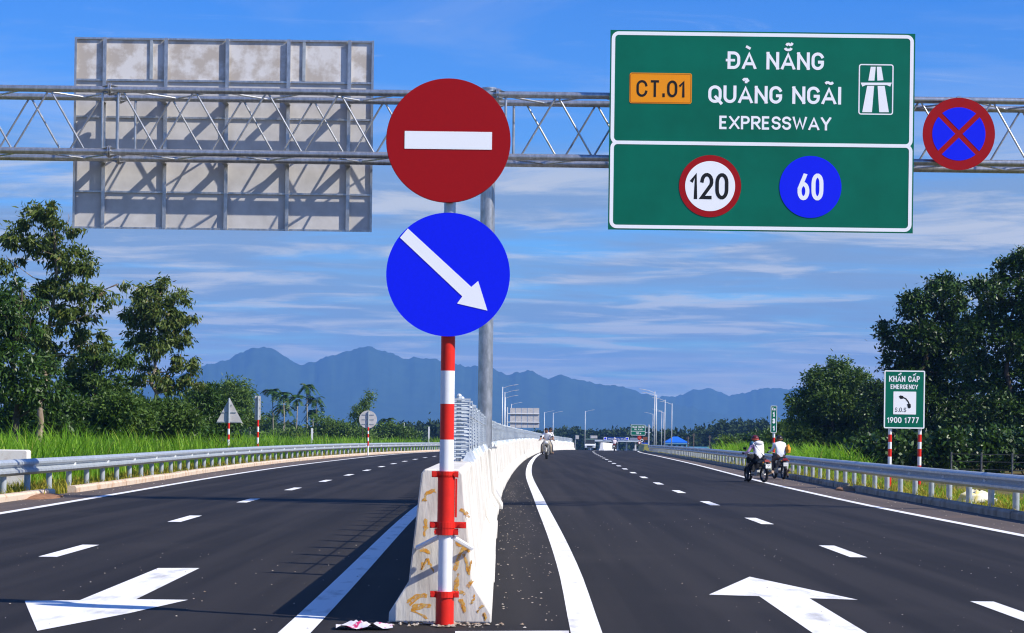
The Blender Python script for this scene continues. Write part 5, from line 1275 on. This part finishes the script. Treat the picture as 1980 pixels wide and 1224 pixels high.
# ================================================================== MOTORBIKES AND RIDERS
PLATE = mat('number_plate', (.78, .78, .74), .5); RIM = mat('wheel_rim', (.35, .35, .36), .35, .8)
def torus(mb, c, R, r, n=26, k=8, m=0):
    vs = []
    for i in range(n):
        a = 2*PI*i/n
        for j in range(k):
            b = 2*PI*j/k; rr = R + r*math.cos(b); vs.append((c[0] + r*1.15*math.sin(b), c[1] + rr*math.cos(a), c[2] + rr*math.sin(a)))
    mb.add(vs, [(i*k+j, ((i+1) % n)*k+j, ((i+1) % n)*k+(j+1) % k, i*k+(j+1) % k) for i in range(n) for j in range(k)], m)
def motorbike(label, loc, rotz, paint, scale=.90, lean=0.0, steer=0.0, plate_mark=False):
    o = thing('motorbike', label, 'motorbike', loc, rotz); o.scale = (scale,)*3; o.rotation_euler = (0, lean, rotz)
    body = mat('bike_paint_' + paint[0], paint[1], .3, spec=.5); dark = mat('bike_black_plastic', (.016, .016, .018), .5)
    for yy in (-.60, .62):
        q = MB(); torus(q, (0, yy, .28), .235, .045); w_ = q.build('wheel', TYRE, o, smooth='all')
        q = MB(); torus(q, (0, yy, .28), .185, .014, 22, 6); q.tube((-.05, yy, .28), (.05, yy, .28), .04, n=10)
        for k in range(5):
            a = 2*PI*k/5; q.tube((0, yy, .28), (0, yy + .19*math.cos(a), .28 + .19*math.sin(a)), .011, n=5)
        q.build('rim', RIM, w_)
    q = MB(); q.loft([[(-.05, -.38, .55), (.05, -.38, .55), (.07, -.38, .75), (-.07, -.38, .75)], [(-.10, -.15, .42), (.10, -.15, .42), (.11, -.15, .72), (-.11, -.15, .72)], [(-.09, .15, .34), (.09, .15, .34), (.08, .15, .56), (-.08, .15, .56)], [(-.06, .34, .40), (.06, .34, .40), (.06, .34, .62), (-.06, .34, .62)]]); q.build('body', body, o, smooth=True, bevel=.015)
    q = MB(); q.loft([[(-.03, -.80, .74), (.03, -.80, .74), (.03, -.80, .82), (-.03, -.80, .82)], [(-.12, -.55, .68), (.12, -.55, .68), (.10, -.55, .80), (-.10, -.55, .80)], [(-.10, -.10, .62), (.10, -.10, .62), (.09, -.10, .74), (-.09, -.10, .74)]]); q.build('tail_fairing', body, o, smooth=True, bevel=.012)
    q = MB(); q.loft([[(-.09, -.66, .80), (.09, -.66, .80), (.07, -.66, .86), (-.07, -.66, .86)], [(-.13, -.30, .74), (.13, -.30, .74), (.11, -.30, .82), (-.11, -.30, .82)], [(-.09, .10, .70), (.09, .10, .70), (.07, .10, .77), (-.07, .10, .77)]]); q.build('seat', dark, o, smooth=True, bevel=.015)
    q = MB(); q.tube((-.12, -.2, .34), (.12, -.2, .34), .11, n=12); q.box(-.11, .11, -.15, .2, .22, .36); q.build('engine', GALVDARK, o)
    fork = thing_part = bpy.data.objects.new('front_fork', None)
    q = MB()
    for s_ in (-1, 1): q.tube((s_*.075, .62, .28), (s_*.075, .40, .82), .022, n=8)
    q.path([(-.33, .24, 1.00), (-.22, .33, 1.02), (0, .38, .96), (.22, .33, 1.02), (.33, .24, 1.00)], .013, 7); fk = q.build('handlebar', GALVDARK, o, smooth='all')
    bpy.data.objects.remove(fork)
    for s_ in (-1, 1):
        q = MB(); q.tube((s_*.33, .24, 1.0), (s_*.43, .18, .99), .019, n=8); q.build('grip', dark, fk)
        q = MB(); q.path([(s_*.24, .30, 1.02), (s_*.30, .28, 1.18)], .006, 5); q.loft([[(s_*.30 + dx*.055, .28 + dy, 1.18 + dz*.04) for dx, dz in ((-1, -1), (1, -1), (1.1, 1), (-1.1, 1))] for dy in (0, .02)]); q.build('mirror', dark, fk)
    q = MB(); q.loft([[(-.16, .36, .72), (.16, .36, .72), (.17, .36, 1.0), (-.17, .36, 1.0)], [(-.10, .52, .78), (.10, .52, .78), (.11, .52, .98), (-.11, .52, .98)]]); q.build('headlamp_cowl', body, o, smooth=True, bevel=.02)
    q = MB(); q.ball((0, .52, .89), (.085, .03, .06), 14, 8, zmin=-1); q.build('headlight', SIGNWHITE, o, smooth='all')
    for s_ in (-1, 1): q = MB(); q.loft([[(s_*.06, .30, .40), (s_*.19, .33, .42), (s_*.20, .38, .86), (s_*.06, .40, .90)], [(s_*.06, .33, .40), (s_*.18, .36, .42), (s_*.19, .41, .86), (s_*.06, .44, .90)]]); q.build('leg_shield', dark if paint[0] != 'silver' else body, o)
    q = MB(); q.path([(0, .62 + .30*math.cos(a), .28 + .30*math.sin(a)) for a in np.linspace(.3, 2.6, 8)], .045, 6); q.build('front_mudguard', body, o, smooth='all')
    q = MB(); q.path([(0, -.60 + .31*math.cos(a), .28 + .31*math.sin(a)) for a in np.linspace(1.2, 2.9, 7)], .05, 6); rm = q.build('rear_mudguard', dark, o, smooth='all')
    q = MB(); q.box(-.095, .095, -.925, -.915, .50, .64); pl_ = q.build('number_plate', PLATE, o)
    q = MB()
    if plate_mark:
        ribbon(q, [(-.05, .61), (.05, .61), (-.02, .53)], .02, -.9265); 
    else:
        q.flat([(-.07, .575), (.07, .575), (.07, .58), (-.07, .58)], -.9265)
    q.build('lettering', mat('plate_print', (.25, .25, .26), .6), pl_)
    q = MB(); q.box(-.02, .02, -.912, -.80, .60, .72); q.build('plate_bracket', dark, o)
    q = MB(); q.loft([[(-.09, -.86, .72), (.09, -.86, .72), (.08, -.84, .79), (-.08, -.84, .79)], [(-.09, -.78, .70), (.09, -.78, .70), (.08, -.76, .80), (-.08, -.76, .80)]]); q.build('tail_light', mat('tail_lens', (.22, .006, .008), .3), o)
    for s_ in (-1, 1): q = MB(); q.ball((s_*.13, -.80, .70), (.035, .03, .025), 8, 6); q.build('indicator', mat('amber_lens', (.6, .2, .02), .3), o)
    q = MB(); q.path([(.12, .05, .26), (.14, -.3, .26), (.15, -.55, .30), (.16, -.95, .38)], [.022, .03, .052, .05], 10); q.build('exhaust', mat('exhaust_metal', (.35, .24, .16), .35, .8), o, smooth=True)
    q = MB(); q.tube((-.30, -.02, .26), (.30, -.02, .26), .015, n=6); q.build('footrest', dark, o)
    return o

dg = None
def skin_body(joints, edges, radii, sub=2):
    me = bpy.data.meshes.new('body'); names = list(joints); me.from_pydata([joints[n] for n in names], [(names.index(a), names.index(b)) for a, b in edges], [])
    o = bpy.data.objects.new('body', me); COL.objects.link(o)
    md = o.modifiers.new('skin', 'SKIN'); md.use_smooth_shade = True
    lay = me.skin_vertices[0].data if len(me.skin_vertices) else None
    if lay is None: me.skin_vertices.new() if hasattr(me.skin_vertices, 'new') else None; lay = me.skin_vertices[0].data
    for i, n in enumerate(names):
        r = radii[n]; lay[i].radius = r if isinstance(r, tuple) else (r, r); lay[i].use_root = (i == 0)
    ss = o.modifiers.new('sub', 'SUBSURF'); ss.levels = sub; ss.render_levels = sub
    dgr = bpy.context.evaluated_depsgraph_get(); dgr.update(); res = bpy.data.meshes.new_from_object(o.evaluated_get(dgr)); bpy.data.objects.remove(o); return res
EDGES = [('pelvis', 'waist'), ('waist', 'chest'), ('chest', 'neck'), ('neck', 'head'), ('head', 'crown')]
for s_ in 'lr': EDGES += [('chest', 'sh' + s_), ('sh' + s_, 'el' + s_), ('el' + s_, 'wr' + s_), ('wr' + s_, 'ha' + s_), ('pelvis', 'hip' + s_), ('hip' + s_, 'kn' + s_), ('kn' + s_, 'an' + s_), ('an' + s_, 'to' + s_)]
def rider(label, loc, rotz, J, shirt, trousers, shoes, scale=.90, sleeve=None, girth=1.0, group=None, barearm=False):
    base = dict(pelvis=(0, -.22, .86), waist=(0, -.18, 1.02), chest=(0, -.08, 1.24), neck=(0, -.02, 1.40), head=(0, .02, 1.50), crown=(0, .03, 1.61),
                shl=(-.17, -.06, 1.32), shr=(.17, -.06, 1.32), ell=(-.27, .06, 1.10), elr=(.27, .06, 1.10), wrl=(-.35, .20, 1.01), wrr=(.35, .20, 1.01), hal=(-.38, .26, 1.01), har=(.38, .26, 1.01),
                hipl=(-.10, -.18, .84), hipr=(.10, -.18, .84), knl=(-.21, .17, .70), knr=(.21, .17, .70), anl=(-.22, .02, .33), anr=(.22, .02, .33), tol=(-.23, .20, .28), tor=(.23, .20, .28))
    base.update(J)
    R = dict(pelvis=(.155*girth, .125), waist=(.14*girth, .115), chest=(.17*girth, .125), neck=.058, head=(.082, .095), crown=(.072, .085), shl=.075, shr=.075, ell=.052, elr=.052, wrl=.036, wrr=.036, hal=.034, har=.034,
             hipl=.10, hipr=.10, knl=.066, knr=.066, anl=.045, anr=.045, tol=.036, tor=.036)
    o = thing('person', label, 'person', loc, rotz, group); o.scale = (scale,)*3
    me = skin_body(base, EDGES, R); me.name = 'body'
    ms = [shirt, trousers, SKIN, shoes, sleeve or shirt]; me.materials.clear()
    for m_ in ms: me.materials.append(m_)
    segs = []
    for a, b in EDGES:
        if a in ('neck', 'head'): k = 2
        elif a[:2] in ('hi', 'kn') or a == 'pelvis' and b[:3] == 'hip': k = 1
        elif a[:2] == 'an': k = 3
        elif a[:2] == 'wr': k = 2
        elif a[:2] == 'el': k = 2 if barearm else 4
        elif a[:2] == 'sh': k = 4
        else: k = 0
        segs.append((Vector(base[a]), Vector(base[b]), k))
    for p in me.polygons:
        c = p.center; best = 9
        for a, b, k in segs:
            d = b - a; t = max(0, min(1, (c-a).dot(d)/d.length_squared)); ds = (c - a - d*t).length
            if ds < best: best = ds; p.material_index = k
        p.use_smooth = True
    bo = bpy.data.objects.new('body', me); COL.objects.link(bo); bo.parent = o
    for s_ in 'lr':                           # fingers curled round the grip
        h = Vector(base['ha' + s_]); 
        for f in range(4):
            q = MB(); y0 = -.028 + f*.019; sx = -1 if s_ == 'l' else 1
            q.path([h + Vector((y0*sx, .0, .022)), h + Vector((y0*sx, .045, .020)), h + Vector((y0*sx, .055, -.01)), h + Vector((y0*sx, .03, -.028))], [.0105, .010, .009, .008], 6); q.build('finger', SKIN, bo, smooth='all')
        q = MB(); q.path([h + Vector((-.03*sx, -.01, .0)), h + Vector((-.045*sx, .025, -.012)), h + Vector((-.035*sx, .045, -.03))], [.012, .011, .009], 6); q.build('thumb', SKIN, bo, smooth='all')
    hd = Vector(base['head'])
    for s_ in (-1, 1):
        q = MB(); q.ball(hd + Vector((s_*.034, .088, .035)), (.014, .008, .009), 8, 6); q.build('eye', BLACK, bo)
        q = MB(); q.ball(hd + Vector((s_*.088, .0, .02)), (.014, .026, .034), 8, 6); q.build('ear', SKIN, bo)
    q = MB(); q.ball(hd + Vector((0, .10, .005)), (.015, .022, .024), 8, 6); q.build('nose', SKIN, bo, smooth='all')
    q = MB(); q.ball(hd + Vector((0, .088, -.035)), (.026, .010, .008), 8, 6); q.build('mouth', mat('lips', (.3, .08, .06), .6), bo)
    return o, base
def helmet(o, base, m, stripe=None):
    c = Vector(base['head']) + Vector((0, 0, .065)); q = MB(); q.ball(c, (.125, .145, .125), 20, 10, zmin=-.35); h = q.build('helmet', m, o, smooth='all')
    q = MB(); q.loft([[c + Vector((x*.12, .10 + .06*(1-abs(x)), -.02)) for x in (-1, -.5, 0, .5, 1)] + [c + Vector((x*.12, .12 + .10*(1-abs(x)), -.035)) for x in (1, .5, 0, -.5, -1)], [c + Vector((x*.12, .10 + .06*(1-abs(x)), -.03)) for x in (-1, -.5, 0, .5, 1)] + [c + Vector((x*.12, .12 + .10*(1-abs(x)), -.045)) for x in (1, .5, 0, -.5, -1)]]); q.build('visor', m, h)
    if stripe:
        q = MB(); q.path([c + Vector((.118*math.cos(a), -.148*abs(math.sin(a)) , -.03 + .0*a)) for a in np.linspace(.15, PI-.15, 10)], .022, 6); q.build('band', stripe, h, smooth='all')
def hair(o, base, long=False):
    c = Vector(base['head']) + Vector((0, -.012, .05)); q = MB(); q.ball(c, (.102, .118, .10), 16, 9, zmin=-.25)
    if long: q.path([c + Vector((0, -.08, .0)), c + Vector((0, -.12, -.14)), c + Vector((0, -.10, -.28))], [.07, .075, .03], 8)
    q.build('hair', HAIR, o, smooth='all')
SHIRTW = mat('white_shirt', (.80, .80, .82), .8, noise=.10, nscale=12, bump=.3, bscale=16)
PINK = mat('pale_pink_sleeve', (.70, .44, .60), .8, noise=.15, nscale=10); PALEPINK = mat('pinkish_white_jacket', (.78, .66, .68), .8, noise=.12, nscale=9)
DARKTR = mat('dark_trousers', (.016, .016, .020), .85); BROWNTR = mat('brown_trousers', (.13, .085, .065), .85); KHAKI = mat('khaki_trousers', (.40, .33, .24), .85); SHOE = mat('dark_shoe', (.02, .017, .015), .6)

# two stopped riders on the right shoulder line, seen from behind
b1 = G(1467, 933); b1y = b1.y
motorbike('dark motorbike stopped on the white edge line under the rider with a pink sleeve', (b1.x, b1.y + .6, 0), .34, ('black', (.02, .02, .022)), plate_mark=True, lean=-.02)
o, J = rider('person in white hooded jacket with pink sleeves, foot down astride a stopped motorbike', (b1.x, b1.y + .6, 0), .34,
             dict(anl=(-.36, -.05, .10), knl=(-.28, .10, .50), tol=(-.40, .14, .05), head=(-.03, .08, 1.46), crown=(-.05, .11, 1.56), neck=(0, .02, 1.38), ell=(-.36, -.02, 1.05)), SHIRTW, DARKTR, SHOE, sleeve=PINK, girth=1.35)
helmet(o, J, mat('maroon_helmet', (.10, .015, .02), .3), mat('red_orange_band', (.55, .09, .05), .4))
q = MB(); q.path([(-.19, -.17, 1.36), (-.02, -.245, 1.10), (.17, -.30, .88)], .011, 6); q.build('strap', BLACK, o, smooth='all')
q = MB(); q.ball((.02, -.13, 1.37), (.17, .10, .085), 14, 8); q.build('hood', SHIRTW, o, smooth='all')
q = MB(); q.ball((-.19, -.02, 1.30), (.085, .10, .13), 12, 8); q.build('scarf', mat('teal_cloth', (.03, .12, .22), .8), o, smooth='all')
b2 = G(1511, 927); 
motorbike('dark motorbike with red tail light stopped on the shoulder under the rider in plain white', (b2.x, b2.y + .6, 0), .14, ('dark_blue', (.02, .022, .04)))
o, J = rider('person in a plain white shirt and brown trousers, astride the motorbike beside the kerb', (b2.x, b2.y + .6, 0), .14, dict(anr=(.34, .02, .12), knr=(.28, .16, .52), tor=(.38, .20, .07), head=(.01, .08, 1.47), crown=(.02, .11, 1.58)), SHIRTW, BROWNTR, SHOE, girth=1.4)
helmet(o, J, mat('black_helmet', (.03, .022, .018), .25), mat('brown_band', (.2, .10, .04), .4))
lump('orange_bag', 'orange bag slung at the right side of the rider in plain white', 'bag', (b2.x + .27, b2.y + .46, .96), (.09, .14, .20), mat('orange_cloth', (.75, .30, .03), .8, noise=.2, nscale=8), 12)

# two people on a motorbike coming along the barrier
b3 = G(1057.5, 888); sc3 = 1.12
motorbike('silver-grey step-through motorbike coming towards the viewer beside the barrier', (b3.x, b3.y + .9, 0), PI - .05, ('silver', (.45, .42, .36)), scale=sc3)
o, J = rider('bareheaded person in a white shirt steering the motorbike beside the barrier', (b3.x, b3.y + .9, 0), PI - .05, dict(head=(.04, .04, 1.50), crown=(.06, .05, 1.61), ell=(-.30, .04, 1.10), elr=(.30, .04, 1.10)), SHIRTW, KHAKI, SHOE, scale=sc3, barearm=True)
hair(o, J)
o, J = rider('bareheaded person in a light shirt riding pillion behind the driver beside the barrier', (b3.x, b3.y + .9, 0), PI - .05,
             dict(pelvis=(0, -.50, .92), waist=(-.02, -.47, 1.08), chest=(-.08, -.40, 1.29), neck=(-.13, -.34, 1.44), head=(-.17, -.30, 1.53), crown=(-.19, -.30, 1.64), shl=(-.26, -.38, 1.36), shr=(.09, -.38, 1.38), ell=(-.34, -.30, 1.14), elr=(.22, -.28, 1.15), wrl=(-.22, -.14, 1.05), wrr=(.17, -.12, 1.06), hal=(-.17, -.08, 1.05), har=(.14, -.08, 1.06),
                  hipl=(-.12, -.46, .90), hipr=(.12, -.46, .90), knl=(-.27, -.14, .72), knr=(.27, -.14, .72), anl=(-.30, -.22, .36), anr=(.30, -.22, .36), tol=(-.33, -.06, .30), tor=(.33, -.06, .30)),
             mat('light_grey_shirt', (.62, .60, .60), .8), mat('grey_trousers', (.10, .10, .11), .85), mat('tan_sandal', (.3, .17, .11), .7), scale=sc3, barearm=True)
hair(o, J)
# lone rider far off, riding away
b4y = 214; b4 = P(1188, 870, b4y)
motorbike('small dark motorbike riding away on the crest of the road', (b4.x, b4y, zg(b4y)), -.09, ('black', (.02, .02, .022)), scale=1.0)
o, J = rider('person in pinkish white jacket and pale helmet riding away over the crest', (b4.x, b4y, zg(b4y)), -.09, {}, PALEPINK, DARKTR, SHOE, girth=1.25)
helmet(o, J, mat('pale_helmet', (.75, .68, .68), .4))
